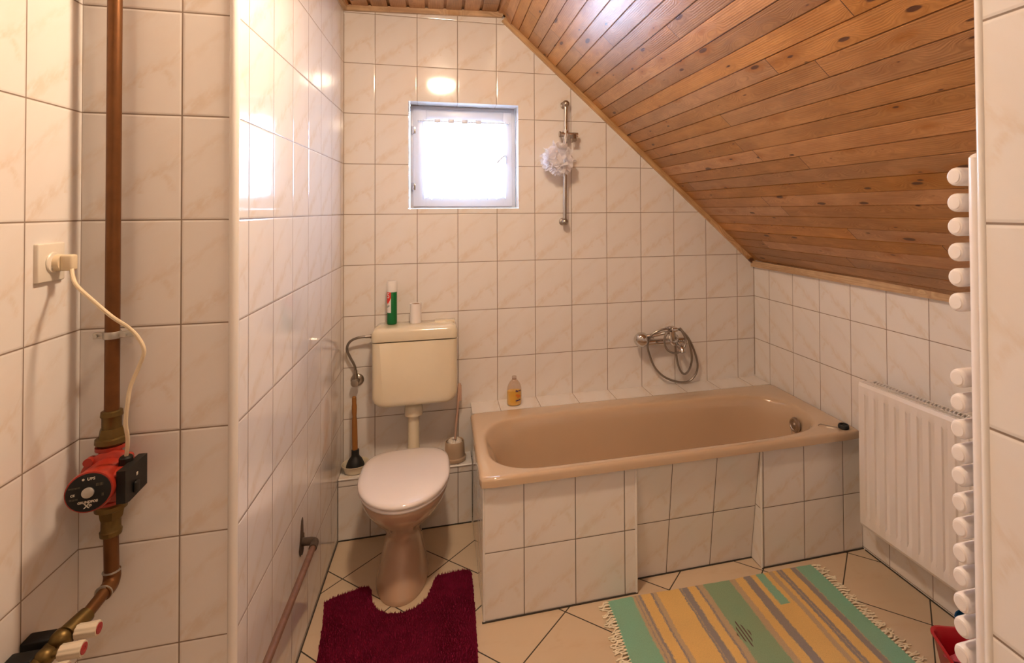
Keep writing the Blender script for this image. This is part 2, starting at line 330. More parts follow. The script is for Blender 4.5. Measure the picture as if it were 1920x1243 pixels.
# ------------------------------------------------------------------ geometry helpers
class G:
    def __init__(s): s.v = []; s.f = []; s.uv = None
    def add(s, v, f):
        o = len(s.v); s.v += [Vector(p) for p in v]; s.f += [tuple(i + o for i in q) for q in f]; return s
    def box(s, x0, x1, y0, y1, z0, z1):
        v = [(x, y, z) for z in (z0, z1) for y in (y0, y1) for x in (x0, x1)]
        return s.add(v, [(0, 2, 3, 1), (4, 5, 7, 6), (0, 1, 5, 4), (2, 6, 7, 3), (0, 4, 6, 2), (1, 3, 7, 5)])
    def rbox(s, x0, x1, y0, y1, z0, z1, r, seg=3):
        bm = bmesh.new(); bmesh.ops.create_cube(bm, size=1)
        for w in bm.verts: w.co = Vector(((x0 + x1) / 2 + w.co.x * (x1 - x0), (y0 + y1) / 2 + w.co.y * (y1 - y0), (z0 + z1) / 2 + w.co.z * (z1 - z0)))
        bmesh.ops.bevel(bm, geom=bm.edges[:], offset=r, segments=seg, profile=0.5, affect='EDGES')
        bm.verts.index_update()
        s.add([w.co.copy() for w in bm.verts], [tuple(w.index for w in f.verts) for f in bm.faces]); bm.free(); return s
    def rings(s, rings, cap0=True, cap1=True):
        n = len(rings[0]); v = [p for r in rings for p in r]; f = []
        for i in range(len(rings) - 1):
            for j in range(n):
                k = (j + 1) % n
                f.append((i * n + j, i * n + k, (i + 1) * n + k, (i + 1) * n + j))
        if cap0: f.append(tuple(reversed(range(n))))
        if cap1: f.append(tuple(range((len(rings) - 1) * n, len(rings) * n)))
        return s.add(v, f)
    def lathe(s, prof, origin=(0, 0, 0), axis=(0, 0, 1), seg=24, cap0=True, cap1=True):
        """prof: (radius, height along axis)"""
        o = Vector(origin); a = Vector(axis).normalized()
        t = Vector((1, 0, 0)) if abs(a.x) < 0.9 else Vector((0, 1, 0))
        e1 = (t - a * t.dot(a)).normalized(); e2 = a.cross(e1)
        rs = []
        for r, h in prof:
            r = max(r, 1e-5)
            rs.append([o + a * h + e1 * (r * math.cos(2 * PI * i / seg)) + e2 * (r * math.sin(2 * PI * i / seg)) for i in range(seg)])
        return s.rings(rs, cap0, cap1)
    def cyl(s, p0, p1, r0, r1=None, seg=20):
        p0, p1 = Vector(p0), Vector(p1); d = p1 - p0
        return s.lathe([(r0, 0), (r0 if r1 is None else r1, d.length)], p0, d, seg)
    def sphere(s, c, r, seg=20, rz=None, axis=(0, 0, 1)):
        rz = rz or r; n = max(6, seg // 2)
        return s.lathe([(r * math.sin(PI * i / n), -rz * math.cos(PI * i / n)) for i in range(n + 1)], c, axis, seg)
    def tube(s, pts, r, seg=10, sub=6, smoothed=True, radii=None):
        P = [Vector(p) for p in pts]
        if smoothed and len(P) > 2:
            Q = []; R = []
            for i in range(len(P) - 1):
                a, b, c, d = P[max(i - 1, 0)], P[i], P[i + 1], P[min(i + 2, len(P) - 1)]
                for k in range(sub):
                    t = k / sub
                    Q.append(0.5 * ((2 * b) + (c - a) * t + (2 * a - 5 * b + 4 * c - d) * t * t + (3 * b - a - 3 * c + d) * t ** 3))
                    if radii: R.append(radii[i] * (1 - t) + radii[i + 1] * t)
            Q.append(P[-1]); P = Q
            if radii: R.append(radii[-1]); radii = R
        T = [(P[min(i + 1, len(P) - 1)] - P[max(i - 1, 0)]).normalized() for i in range(len(P))]
        t0 = T[0]; up = Vector((0, 0, 1)) if abs(t0.z) < 0.9 else Vector((1, 0, 0))
        e = (up - t0 * up.dot(t0)).normalized(); rs = []
        for i, p in enumerate(P):
            t = T[i]; e = (e - t * e.dot(t)); e.normalize(); g = t.cross(e)
            rr = radii[i] if radii else r
            rs.append([p + e * (rr * math.cos(2 * PI * k / seg)) + g * (rr * math.sin(2 * PI * k / seg)) for k in range(seg)])
        return s.rings(rs)
    def prism(s, poly, plane, a, b):
        """poly 2D extruded from a to b; plane 'xz' extrudes along y, 'xy' along z, 'yz' along x"""
        def P(p, h):
            return {'xz': (p[0], h, p[1]), 'xy': (p[0], p[1], h), 'yz': (h, p[0], p[1])}[plane]
        n = len(poly)
        v = [P(p, a) for p in poly] + [P(p, b) for p in poly]
        f = [tuple(range(n)), tuple(range(2 * n - 1, n - 1, -1))] + [(i, i + n, (i + 1) % n + n, (i + 1) % n) for i in range(n)]
        return s.add(v, f)
    def xf(s, m, start=0):
        for i in range(start, len(s.v)): s.v[i] = m @ s.v[i]
        return s

def base_of(p):
    o = Vector((0, 0, 0))
    while p is not None: o += Vector(p.location); p = p.parent
    return o

def obj(name, g, mat, parent=None, uvmode=None, sharp=35, smoothf=True, loc=None, fixn=True):
    me = bpy.data.meshes.new(name)
    off = base_of(parent) if parent else Vector(loc or (0, 0, 0))
    me.from_pydata([tuple(p - off) for p in g.v], [], g.f)
    me.validate()
    if fixn:
        bm = bmesh.new(); bm.from_mesh(me); bmesh.ops.recalc_face_normals(bm, faces=bm.faces); bm.to_mesh(me); bm.free()
    mats = mat if isinstance(mat, (list, tuple)) else [mat]
    for m_ in mats: me.materials.append(m_)
    uvl = me.uv_layers.new(name='UVMap')
    if uvmode == 'world':
        for p in me.polygons:
            n = p.normal
            for li in p.loop_indices:
                c = me.vertices[me.loops[li].vertex_index].co + off
                if abs(n.z) > 0.8: uvl.data[li].uv = (c.x, 0.13 + 0.5 * c.y)
                elif abs(n.x) > 0.8: uvl.data[li].uv = (c.y, c.z)
                else: uvl.data[li].uv = (c.x, c.z)
    elif uvmode == 'plan':
        for p in me.polygons:
            for li in p.loop_indices:
                c = me.vertices[me.loops[li].vertex_index].co + off
                uvl.data[li].uv = (c.x, c.y)
    elif callable(uvmode):
        for p in me.polygons:
            for li in p.loop_indices:
                c = me.vertices[me.loops[li].vertex_index].co + off
                uvl.data[li].uv = uvmode(c, p)
    if smoothf:
        me.polygons.foreach_set('use_smooth', [True] * len(me.polygons))
        me.set_sharp_from_angle(angle=math.radians(sharp))
    o = bpy.data.objects.new(name, me); C.objects.link(o)
    if parent is not None: o.parent = parent
    else: o.location = off
    return o

def tag(o, label=None, cat=None, group=None, kind=None):
    if label: o['label'] = label
    if cat: o['category'] = cat
    if group: o['group'] = group
    if kind: o['kind'] = kind
    return o
def struct(name, g, mat, uvmode='world', **k): return tag(obj(name, g, mat, None, uvmode, **k), kind='structure')
def thing(name, label, cat, loc, group=None):
    o = bpy.data.objects.new(name, None); C.objects.link(o); o.location = loc; o.empty_display_size = 0.05
    return tag(o, label, cat, group)
def text_geo(txt, size, M4, ext=0.0004, align='CENTER', bold=0.0):
    cu = bpy.data.curves.new('t', 'FONT'); cu.body = txt; cu.size = size; cu.extrude = ext; cu.align_x = align; cu.align_y = 'CENTER'; cu.offset = bold
    cu.resolution_u = 3
    to = bpy.data.objects.new('t', cu); C.objects.link(to)
    dg = bpy.context.evaluated_depsgraph_get(); me = bpy.data.meshes.new_from_object(to.evaluated_get(dg))
    g = G().add([M4 @ v.co for v in me.vertices], [tuple(p.vertices) for p in me.polygons])
    bpy.data.objects.remove(to); bpy.data.curves.remove(cu); bpy.data.meshes.remove(me)
    return g

# ------------------------------------------------------------------ setting
AL, AR = -0.0201, 0.0325          # slight skew of the side walls
XR = 2.2937
def xl(y): return -y * math.tan(AL)      # left alcove wall x at y (<0 towards camera)
def xr(y): return XR - y * math.tan(AR)
YN = -1.375                        # niche wall
XN = -0.349
YP = -2.353; XP = 1.117; YREAR = -4.2
WX0, WX1, WZ0, WZ1 = 0.307, 0.872, 1.5545, 2.1075
def slope_z(x): return 2.553 - (x - 0.783) * (1.351 / 1.509)     # trim line
def ceil_z(x): return 2.545 + 0.041 * x + 0.022
# back wall: pieces around the window, 0.3 thick
g = G(); T = 0.30
g.prism([(-0.3, -0.1), (WX0, -0.1), (WX0, 2.75), (-0.3, 2.75)], 'xz', 0, T)
g.prism([(WX1, -0.1), (2.6, -0.1), (2.6, 1.05), (WX1, 2.75)], 'xz', 0, T)
g.prism([(WX0, -0.1), (WX1, -0.1), (WX1, WZ0), (WX0, WZ0)], 'xz', 0, T)
g.prism([(WX0, WZ1), (WX1, WZ1), (WX1, 2.75), (WX0, 2.75)], 'xz', 0, T)
struct('wall_back', g, M['t_back'], fixn=False)
# left alcove wall with its outer corner and the narrow pipe niche wall
g = G().prism([(0.0, 0.0), (xl(YN - 0.0), YN), (-0.36, YN), (-0.36, 0.0)], 'xy', -0.1, 2.75)
def uv_left(c, p):
    if p.normal.x > 0.5: return (c.y, c.z)
    return (c.x, c.z)
w = struct('wall_left', g, [M['t_left'], M['t_niche']], uv_left)
for p in w.data.polygons:
    if p.normal.y < -0.5: p.material_index = 1
g = G().prism([(XN, YN), (XN - 0.06, YREAR), (XN - 0.2, YREAR), (XN - 0.2, YN)], 'xy', -0.1, 2.75)
struct('wall_left_front', g, M['t_near'])
# plastic bead on the outer corner
g = G().cyl((xl(YN) - 0.007, YN + 0.006, 0), (xl(YN) - 0.007, YN + 0.006, 2.72), 0.0115, seg=20)
struct('trim_1', g, M['white_pl'], None)
g = G().prism([(XR, 0.0), (xr(-2.5), -2.5), (xr(-2.5) + 0.2, -2.5), (XR + 0.2, 0.0)], 'xy', -0.1, 1.45)
struct('wall_right', g, M['t_right'])
# partition (camera looks past its end), with its return wall behind the towel radiator
g = G().prism([(XP, YP), (XP, YREAR), (XP + 0.14, YREAR), (XP + 0.14, YP - 0.14), (2.6, YP - 0.14), (2.6, YP)], 'xy', -0.1, 2.62)
struct('wall_partition', g, M['t_part'])
g = G().cyl((XP + 0.0065, YP - 0.004, 0), (XP + 0.0065, YP - 0.004, 2.3), 0.0085, seg=20)
struct('trim_2', g, M['white_pl'], None)
g = G().box(-0.7, 1.3, YREAR - 0.1, YREAR, -0.1, 2.7)
struct('wall_rear', g, M['plaster'])
g = G().add([(-0.7, YREAR - 0.1, 0), (2.7, YREAR - 0.1, 0), (2.7, 0.3, 0), (-0.7, 0.3, 0)], [(0, 1, 2, 3)]).add([(-0.7, YREAR - 0.1, -0.08), (2.7, YREAR - 0.1, -0.08), (2.7, 0.3, -0.08), (-0.7, 0.3, -0.08)], [(3, 2, 1, 0)])
struct('floor', g, M['floor'], 'plan', smoothf=False)
# ceiling: flat part in broad boards with shadow gaps, slope in narrow V-jointed boards, one mesh
prof = []      # (x, z, plank coordinate)
x = -0.52; k = -30
fl = []
while x < 0.76:
    fl.append(x); x += 0.0913
idx = 0
start = 0.0327 - 0.0913 * 6
n_fl = 9 + 5
for i in range(n_fl + 1):
    a = start + i * 0.0913 + 0.007; b = a + 0.0913 - 0.014
    if b > 0.79: break
    z = ceil_z(a)
    prof += [(a, z + 0.012, i + 0.0), (a, z + 0.001, i + 0.01), (a + 0.002, z, i + 0.04), (b - 0.002, ceil_z(b), i + 0.96), (b, ceil_z(b) + 0.001, i + 0.99), (b, ceil_z(b) + 0.012, i + 0.999)]
last = i + 1
nrm = Vector((0.667, 0.745))
dirv = Vector((1.509, -1.351)).normalized()
s0 = Vector((0.783, 2.553)) + nrm * 0.026
prof.append((0.775, ceil_z(0.775) + 0.012, last)); prof.append((0.775, ceil_z(0.775) + 0.004, last + 0.1))
last += 1
t = 0.03; pitch = 0.0680
for i in range(31):
    a = s0 + dirv * t; b = s0 + dirv * (t + pitch)
    prof += [(*(a + nrm * 0.007), last + 0.0), (*(a + dirv * 0.0012 + nrm * 0.0065), last + 0.015), (*(a + dirv * 0.0026), last + 0.03), (*(b - dirv * 0.0022), last + 0.97), (*(b - dirv * 0.001 + nrm * 0.0065), last + 0.985), (*(b + nrm * 0.007), last + 0.999)]
    last += 1; t += pitch
g = G(); uvs = {}
ys = [0.02, YREAR - 0.05]
for i in range(len(prof)):
    for y in ys: g.v.append(Vector((prof[i][0], y, prof[i][1])))
for i in range(len(prof) - 1): g.f.append((2 * i, 2 * i + 1, 2 * i + 3, 2 * i + 2))
nv = len(g.v)
g.add([(-0.6, 0.05, 2.80), (0.9, 0.05, 2.80), (2.75, 0.05, 1.15), (2.75, YREAR - .1, 1.15), (0.9, YREAR - .1, 2.80), (-0.6, YREAR - .1, 2.80)], [(0, 1, 4, 5), (1, 2, 3, 4)])
me = bpy.data.meshes.new('ceiling'); me.from_pydata([tuple(v) for v in g.v], [], g.f)
me.materials.append(M['wood']); uvl = me.uv_layers.new(name='UVMap')
for p in me.polygons:
    if p.index < len(prof) - 1:
        i = p.index; pa, pb = prof[i][2], prof[i + 1][2]
        if math.floor(pb) != math.floor(pa): pb = pa
        for li in p.loop_indices:
            vi = me.loops[li].vertex_index; c = me.vertices[vi].co
            uvl.data[li].uv = (c.y, pa + 0.0005 if vi // 2 == i else pb)
    else:
        for li in p.loop_indices: uvl.data[li].uv = (0.3, 0.5)
ceil = bpy.data.objects.new('ceiling', me); C.objects.link(ceil); tag(ceil, kind='structure')
# trims
def trim_uv(k):
    al = {0: (1, 0, 0.04), 3: (0.745, 0, -0.667), 5: (0.03, 1, 0), 7: (0.02, 1, 0)}[k]
    cr = {0: (0, 1, 1), 3: (0.667, 1, 0.745), 5: (1, 0.03, 1), 7: (1, 0.02, 1)}[k]
    return lambda c, p: (c.dot(Vector(al)), 200.3 + k + (c.dot(Vector(cr)) * 4) % 0.5)
g = G().prism([(0.0, ceil_z(0) - 0.024), (0.786, ceil_z(0.786) - 0.026), (0.80, ceil_z(0.8) + 0.004), (0.0, ceil_z(0) + 0.004)], 'xz', -0.02, 0.001)
struct('trim_3', g, M['woodtrim'], trim_uv(0))
def P2(t_, n_): q = Vector((0.783, 2.553)) + dirv * t_ + nrm * n_; return (q.x, q.y)
g = G().prism([P2(0.0, 0), P2(2.03, 0), P2(2.03, 0.03), P2(0.0, 0.03)], 'xz', -0.018, 0.001)
struct('trim_4', g, M['woodtrim'], trim_uv(3))
g = G()
for (xa, xb, za, zb) in ((-0.024, 0.0, 1.198, 1.222),):
    y0, y1 = 0.0, -2.35
    v = []
    for y in (y0, y1):
        zz = 1.198 - 0.006 * (-y)
        v += [(xr(y) - 0.022, y, zz), (xr(y) + 0.01, y, zz), (xr(y) + 0.01, y, zz + 0.035), (xr(y) - 0.022, y, zz + 0.035)]
    g.add(v, [(0, 1, 5, 4), (1, 2, 6, 5), (2, 3, 7, 6), (3, 0, 4, 7), (0, 3, 2, 1), (4, 5, 6, 7)])
struct('trim_5', g, M['woodtrim'], trim_uv(5))
g = G(); v = []
for y in (0.0, YN):
    v += [(xl(y) - 0.002, y, ceil_z(0) - 0.022), (xl(y) + 0.018, y, ceil_z(0) - 0.022), (xl(y) + 0.018, y, ceil_z(0) + 0.006), (xl(y) - 0.002, y, ceil_z(0) + 0.006)]
g.add(v, [(0, 1, 5, 4), (1, 2, 6, 5), (2, 3, 7, 6), (3, 0, 4, 7), (0, 3, 2, 1), (4, 5, 6, 7)])
struct('trim_6', g, M['woodtrim'], trim_uv(7))
g = G()
g.prism([(0.768, ceil_z(0.768) - 0.006), (0.792, ceil_z(0.79) - 0.006), P2(0.045, 0.018), P2(0.05, 0.04), (0.76, ceil_z(0.76) + 0.02)], 'xz', YREAR, -0.016)
struct('trim_7', g, M['wood'], lambda c, p: (c.y, 300.2 + (c.x - 0.76) * 8))

def strip(name, p0, p1, w_, h_, mat):
    p0, p1 = Vector(p0), Vector(p1); d = (p1 - p0).normalized(); n = Vector((-d.y, d.x, 0)) * w_
    v = [p0 - n, p0 + n, p1 + n, p1 - n]; v += [q + Vector((0, 0, h_)) for q in v]
    return struct(name, G().add(v, [(0, 3, 2, 1), (4, 5, 6, 7), (0, 1, 5, 4), (1, 2, 6, 5), (2, 3, 7, 6), (3, 0, 4, 7)]), mat, None, smoothf=False)
M['joint'] = plain('dark_floor_joint', (0.045, 0.035, 0.025), 0.9)
strip('trim_8', (xr(-0.83), -0.83, 0), (xr(-2.34), -2.34, 0), 0.004, 0.004, M['joint'])
strip('trim_9', (xl(-0.14), -0.14, 0), (xl(YN), YN + 0.003, 0), 0.004, 0.004, M['joint'])
strip('trim_10', (0.0, -0.1385, 0), (0.612, -0.1385, 0), 0.0035, 0.004, M['joint'])
strip('trim_11', (0.612, -0.8165, 0), (1.231, -0.8165, 0), 0.0035, 0.004, M['joint'])
strip('trim_12', (1.233, -0.7395, 0), (1.795, -0.7395, 0), 0.0035, 0.004, M['joint'])
strip('trim_13', (1.797, -0.8165, 0), (xr(-0.8165), -0.8165, 0), 0.0035, 0.004, M['joint'])
strip('trim_14', (XN - 0.0, YN - 0.001, 0), (-0.04, YN - 0.001, 0), 0.0035, 0.004, M['joint'])
M['cjoint'] = plain('corner_joint', (0.28, 0.20, 0.14), 0.9)
struct('trim_15', G().box(XR - 0.003, XR + 0.002, -0.0015, 0.002, 0.55, 1.21), M['cjoint'], None)
struct('trim_16', G().box(-0.002, 0.0015, -0.0015, 0.002, 0.29, 2.53), M['cjoint'], None)

# window -------------------------------------------------------------
YW = 0.115
win = bpy.data.objects.new('window_1', None); C.objects.link(win); win.location = (0.59, YW, WZ0); tag(win, kind='structure')
g = G()
x0, x1, z0, z1 = WX0 + 0.002, WX1 - 0.002, WZ0 + 0.001, WZ1 - 0.001
def frame(g, x0, x1, z0, z1, wL, wR, wB, wT, y0, y1, r=0.003):
    g.rbox(x0, x0 + wL, y0, y1, z0, z1, r, 2); g.rbox(x1 - wR, x1, y0, y1, z0, z1, r, 2)
    g.rbox(x0 + wL - .001, x1 - wR + .001, y0, y1, z0, z0 + wB, r, 2); g.rbox(x0 + wL - .001, x1 - wR + .001, y0, y1, z1 - wT, z1, r, 2)
    return g
frame(g, x0, x1, z0, z1, 0.018, 0.022, 0.012, 0.022, YW, YW + 0.06)
obj('window_frame', g, M['winpaint'], win)
sash = obj('sash', frame(G(), x0 + 0.016, x1 - 0.02, z0 + 0.011, z1 - 0.02, 0.068, 0.048, 0.062, 0.062, YW - 0.012, YW + 0.035), M['winpaint'], win)
obj('pane', G().box(x0 + 0.075, x1 - 0.06, YW + 0.010, YW + 0.016, z0 + 0.06, z1 - 0.07), M['pane'], sash)
g = G()
for zz in (1.672, 1.972):
    g = G().cyl((x0 + 0.014, YW - 0.014, zz - 0.02), (x0 + 0.014, YW - 0.014, zz + 0.02), 0.006, seg=14).rbox(x0 + 0.015, x0 + 0.03, YW - 0.017, YW - 0.011, zz - 0.018, zz + 0.018, 0.002)
    obj('hinge', g, M['chrome'], win)
g = G().rbox(0.806, 0.822, YW - 0.024, YW - 0.012, 1.80, 1.85, 0.004).cyl((0.814, YW - 0.02, 1.842), (0.814, YW - 0.045, 1.842), 0.006)
g.tube([(0.814, YW - 0.045, 1.844), (0.80, YW - 0.05, 1.838), (0.775, YW - 0.05, 1.815), (0.765, YW - 0.048, 1.80)], 0.005)
obj('window_handle', g, M['winpaint'], win)
# small curtain on a rod across the sash
cur = thing('curtain', 'small white gathered voile curtain hanging across the window sash', 'curtain', (0.59, YW - 0.03, 2.035))
g = G(); nx, nz = 150, 26; cx0, cx1 = 0.372, 0.815
for j in range(nz + 1):
    fz = j / nz
    for i in range(nx + 1):
        fx = i / nx; x = cx0 + (cx1 - cx0) * fx
        amp = 0.0035 + 0.003 * fz
        y = YW - 0.026 + amp * math.sin(fx * 2 * PI * 17) + 0.003 * math.sin(fx * 2 * PI * 5.3 + 1) * fz
        zb = 1.612 + 0.012 * abs(math.sin(fx * PI * 9)) - 0.012
        zt = 2.028 + 0.004 * math.sin(fx * 2 * PI * 17 + 1)
        g.v.append(Vector((x, y, zt + (zb - zt) * fz)))
for j in range(nz):
    for i in range(nx):
        a = j * (nx + 1) + i; g.f.append((a, a + 1, a + nx + 2, a + nx + 1))
obj('cloth', g, M['curtain'], cur, sharp=180)
obj('curtain_rod', G().cyl((0.355, YW - 0.026, 2.022), (0.832, YW - 0.026, 2.022), 0.004, seg=12).sphere((0.355, YW - .026, 2.022), .006, 10).sphere((0.832, YW - .026, 2.022), .006, 10), M['winpaint'], cur)
for i in range(4):
    xx = 0.45 + i * 0.072
    obj('curtain_top_shade', G().rbox(xx - 0.016, xx + 0.016, YW - 0.034, YW - 0.018, 2.012, 2.034, 0.003, 2), M['winpaint'], cur)  # blocks stand in for the shadow dashes along the curtain top

# ceiling lamp and added fill lamp -------------------------------------------------------------
def ceiling_lamp(loc, label, s, rad=0.09):
    t = thing('ceiling_lamp', label, 'lamp', (loc[0], loc[1], loc[2]))
    obj('lamp_base', G().lathe([(rad - 0.02, 0.0), (rad - 0.02, -0.030), (rad + 0.006, -0.034), (rad + 0.007, -0.044), (rad - 0.01, -0.048)], loc, (0, 0, 1), 32), M['white_pl'], t)
    sh = [(rad, -0.046), (rad + 0.004, -0.056), (rad, -0.070), (rad * 0.85, -0.087), (rad * 0.55, -0.100), (rad * 0.2, -0.105), (0.001, -0.106)]
    obj('lamp_shade', G().lathe(sh, loc, (0, 0, 1), 32), emit_mat('lamp_glow', (1.0, 0.765, 0.54), s), t)
    return t
ceiling_lamp((0.48, -1.47, ceil_z(0.48) + 0.002), 'round warm ceiling lamp glowing above the toilet and bath', LAMP)
ceiling_lamp((0.72, -3.40, 2.54), 'round warm fill lamp added unseen behind the camera', FILL, 0.11)  # added unseen lamp, brightens the room from behind the camera

# tiled boxing behind the toilet -------------------------------------------------
XT = 0.6165      # left face of the bath surround
g = G().box(0.0, XT - 0.002, -0.137, 0.0, 0.0, 0.288)
box = thing('pipe_boxing', 'low tiled ledge behind the toilet at the foot of the back wall', 'ledge', (0.31, -0.07, 0))
obj('tiled_face', g, M['t_box'], box, 'world')
obj('edge_bead', G().cyl((0.001, -0.137, 0.284), (XT - 0.004, -0.137, 0.284), 0.0045, seg=12), M['white_pl'], box)

# bath surround -------------------------------------------------
sur = thing('bath_surround', 'white marbled tile panelling around the beige bath with a sloping toe recess', 'bath panel', (1.45, -0.45, 0))
YA = -0.815
XE = xr(YA) - 0.003
g = G().box(XT, 1.231, YA, YA + 0.012, 0.0, 0.500)
obj('front_panel', g, M['t_apron'], sur, 'world')
obj('side_panel', G().box(XT, XT + 0.012, YA + 0.0125, -0.1555, 0.0, 0.500), M['t_apron'], sur, 'world')
obj('recess_cheek', G().prism([(YA + 0.0125, 0.49), (-0.735, 0.0), (YA + 0.0125, 0.0)], 'yz', 1.223, 1.231), M['t_apron'], sur, 'world')
obj('recess_cheek', G().prism([(YA + 0.0125, 0.49), (-0.735, 0.0), (YA + 0.0125, 0.0)], 'yz', 1.796, 1.804), M['t_apron'], sur, 'world')
g = G().prism([(YA + 0.001, 0.500), (-0.738, 0.0), (-0.724, 0.0), (YA + 0.013, 0.500)], 'yz', 1.2315, 1.7955)
obj('recess_panel', g, M['t_apron2'], sur, 'world')
g = G().box(1.796, XE, YA, YA + 0.012, 0.0, 0.500)
obj('end_panel', g, M['t_apron3'], sur, 'world')
g = G().box(XT, XR - 0.002, -0.155, -0.0005, 0.45, 0.541)
obj('ledge', g, M['t_ledge'], sur, 'world')
for xx, n in ((1.231, -1), (1.796, 1)):
    obj('edge_bead', G().cyl((xx + 0.004 * n, YA, 0.0), (xx + 0.004 * n, YA, 0.499), 0.005, seg=12), M['white_pl'], sur)
obj('edge_bead', G().cyl((XT + 0.003, YA + 0.003, 0), (XT + 0.003, YA + 0.003, 0.499), 0.005, seg=12), M['white_pl'], sur)

# bathtub -------------------------------------------------
tub = thing('bathtub', 'beige enamel bathtub built in along the back wall', 'bathtub', (1.45, -0.5, 0.0))
ZR = 0.545
def interp_outline(pts, n=96):
    """closed catmull-rom outline resampled evenly by angle index"""
    Q = []; m = len(pts)
    for i in range(m):
        a, b, c, d = (Vector(pts[(i + k) % m]) for k in (-1, 0, 1, 2))
        for k in range(24):
            t = k / 24
            Q.append(0.5 * ((2 * b) + (c - a) * t + (2 * a - 5 * b + 4 * c - d) * t * t + (3 * b - a - 3 * c + d) * t ** 3))
    L = [0]
    for i in range(1, len(Q) + 1): L.append(L[-1] + (Q[i % len(Q)] - Q[i - 1]).length)
    out = []
    for i in range(n):
        s = L[-1] * i / n
        j = max(k for k in range(len(Q)) if L[k] <= s)
        t = (s - L[j]) / max(L[j + 1] - L[j], 1e-9)
        out.append(Q[j].lerp(Q[(j + 1) % len(Q)], t))
    return out
open_pts = [(0.650, -0.53), (0.655, -0.64), (0.680, -0.71), (0.735, -0.765), (0.83, -0.795), (1.05, -0.80), (1.40, -0.80), (1.75, -0.80), (1.95, -0.79), (2.07, -0.765), (2.145, -0.715),
            (2.19, -0.63), (2.205, -0.53), (2.195, -0.44), (2.15, -0.365), (2.07, -0.315), (1.95, -0.285), (1.75, -0.275), (1.40, -0.27), (1.05, -0.27), (0.83, -0.275), (0.735, -0.30), (0.68, -0.36), (0.655, -0.43)]
OP = interp_outline(open_pts, 120)
TX0, TX1, TY0, TY1 = 0.6045, 2.3, -0.84, -0.157
def rrect_at(p, cx, cy, x0, x1, y0, y1, r):
    """project point direction from centre on a rounded rectangle"""
    d = Vector((p[0] - cx, p[1] - cy)); best = None
    lo, hi = 0.0, 5.0
    def inside(q):
        dx = max(x0 + r - q.x, q.x - (x1 - r), 0); dy = max(y0 + r - q.y, q.y - (y1 - r), 0)
        return math.hypot(dx, dy) <= r if (dx > 0 or dy > 0) else True
    for _ in range(40):
        m = (lo + hi) / 2
        if inside(Vector((cx, cy)) + d * m): lo = m
        else: hi = m
    return Vector((cx, cy)) + d * lo
cxx, cyy = 1.44, -0.5
def outer(shr, r, xe=0):
    base = [rrect_at(p, cxx, cyy, TX0 + shr, TX1 - shr, TY0 + shr, TY1 - shr, r) for p in OP]
    # snap the nearest sample onto each corner so that the rectangle stays sharp
    for (qx, qy) in ((TX0 + shr, TY0 + shr), (TX1 - shr, TY0 + shr), (TX0 + shr, TY1 - shr), (TX1 - shr, TY1 - shr)):
        c = Vector((qx + (r * 0.3 if qx < 1.4 else -r * 0.3), qy + (r * 0.3 if qy < -0.5 else -r * 0.3)))
        j = min(range(len(base)), key=lambda k: (base[k] - c).length); base[j] = c
    return base
rings = []
def ring(pts, z, zf=None): rings.append([Vector((p.x, p.y, z)) for p in pts])
ring(outer(0.006, 0.018), ZR - 0.040); ring(outer(0.0, 0.02), ZR - 0.036); ring(outer(0.0, 0.02), ZR - 0.014)
ring(outer(0.0025, 0.02), ZR - 0.006); ring(outer(0.008, 0.02), ZR - 0.0015); ring(outer(0.016, 0.02), ZR)
def scaled(kx, ky, sx=0.0, sy=0.0):
    return [Vector((cxx + sx + (p.x - cxx) * kx, cyy + sy + (p.y - cyy) * ky - 0.0)) for p in OP]
a0 = outer(0.016, 0.02)
ring([a.lerp(b, 0.5) for a, b in zip(a0, scaled(1.0, 1.0, 0, -0.03))], ZR)
cyy0 = cyy
OPc = [Vector((p.x, p.y)) for p in OP]
def inset(k, dx=0.0, dxr=None, dy=None):
    """move the outline inwards by k metres (own value for the sloping head end)"""
    out = []
    n = len(OPc)
    for i, p in enumerate(OPc):
        tg = (OPc[(i + 1) % n] - OPc[i - 1]).normalized(); nr = Vector((-tg.y, tg.x))
        if (Vector((cxx, -0.535)) - p).dot(nr) < 0: nr = -nr
        fx = max(0.0, -nr.x if p.x > cxx else 0); fl_ = max(0.0, nr.x if p.x < cxx else 0)
        out.append(p + nr * (k * (1 + dx * fl_)))
    return out
ring(inset(-0.010), ZR - 0.0002); ring(inset(-0.002), ZR - 0.002); ring(inset(0.006), ZR - 0.008); ring(inset(0.012), ZR - 0.020)
for dz, k in ((0.05, 0.020), (0.10, 0.028), (0.16, 0.036), (0.22, 0.046), (0.28, 0.060), (0.32, 0.078), (0.345, 0.105), (0.36, 0.14), (0.366, 0.19)):
    bx0, bx1 = min(p.x for p in OPc), max(p.x for p in OPc); by0, by1 = min(p.y for p in OPc), max(p.y for p in OPc)
    kl, kr, ky = 0.012 + (k - 0.012) * 2.4, k, k
    ring([Vector((bx0 + kl + (p.x - bx0) * (bx1 - kr - bx0 - kl) / (bx1 - bx0), by0 + ky + (p.y - by0) * (by1 - by0 - 2 * ky) / (by1 - by0))) for p in OPc], ZR - dz)
g = G().rings(rings, cap0=False, cap1=True)
obj('tub_body', g, M['tub'], tub, sharp=50)
ox, oy, oz = 2.163, -0.555, 0.475
ax = Vector((-1, 0, 0.1)).normalized()
ov = obj('overflow_cover', G().lathe([(0.034, -0.004), (0.036, 0.004), (0.033, 0.010), (0.026, 0.012), (0.022, 0.009), (0.014, 0.010), (0.010, 0.016), (0.001, 0.018)], (ox, oy, oz), ax, 32), M['nickel'], tub)
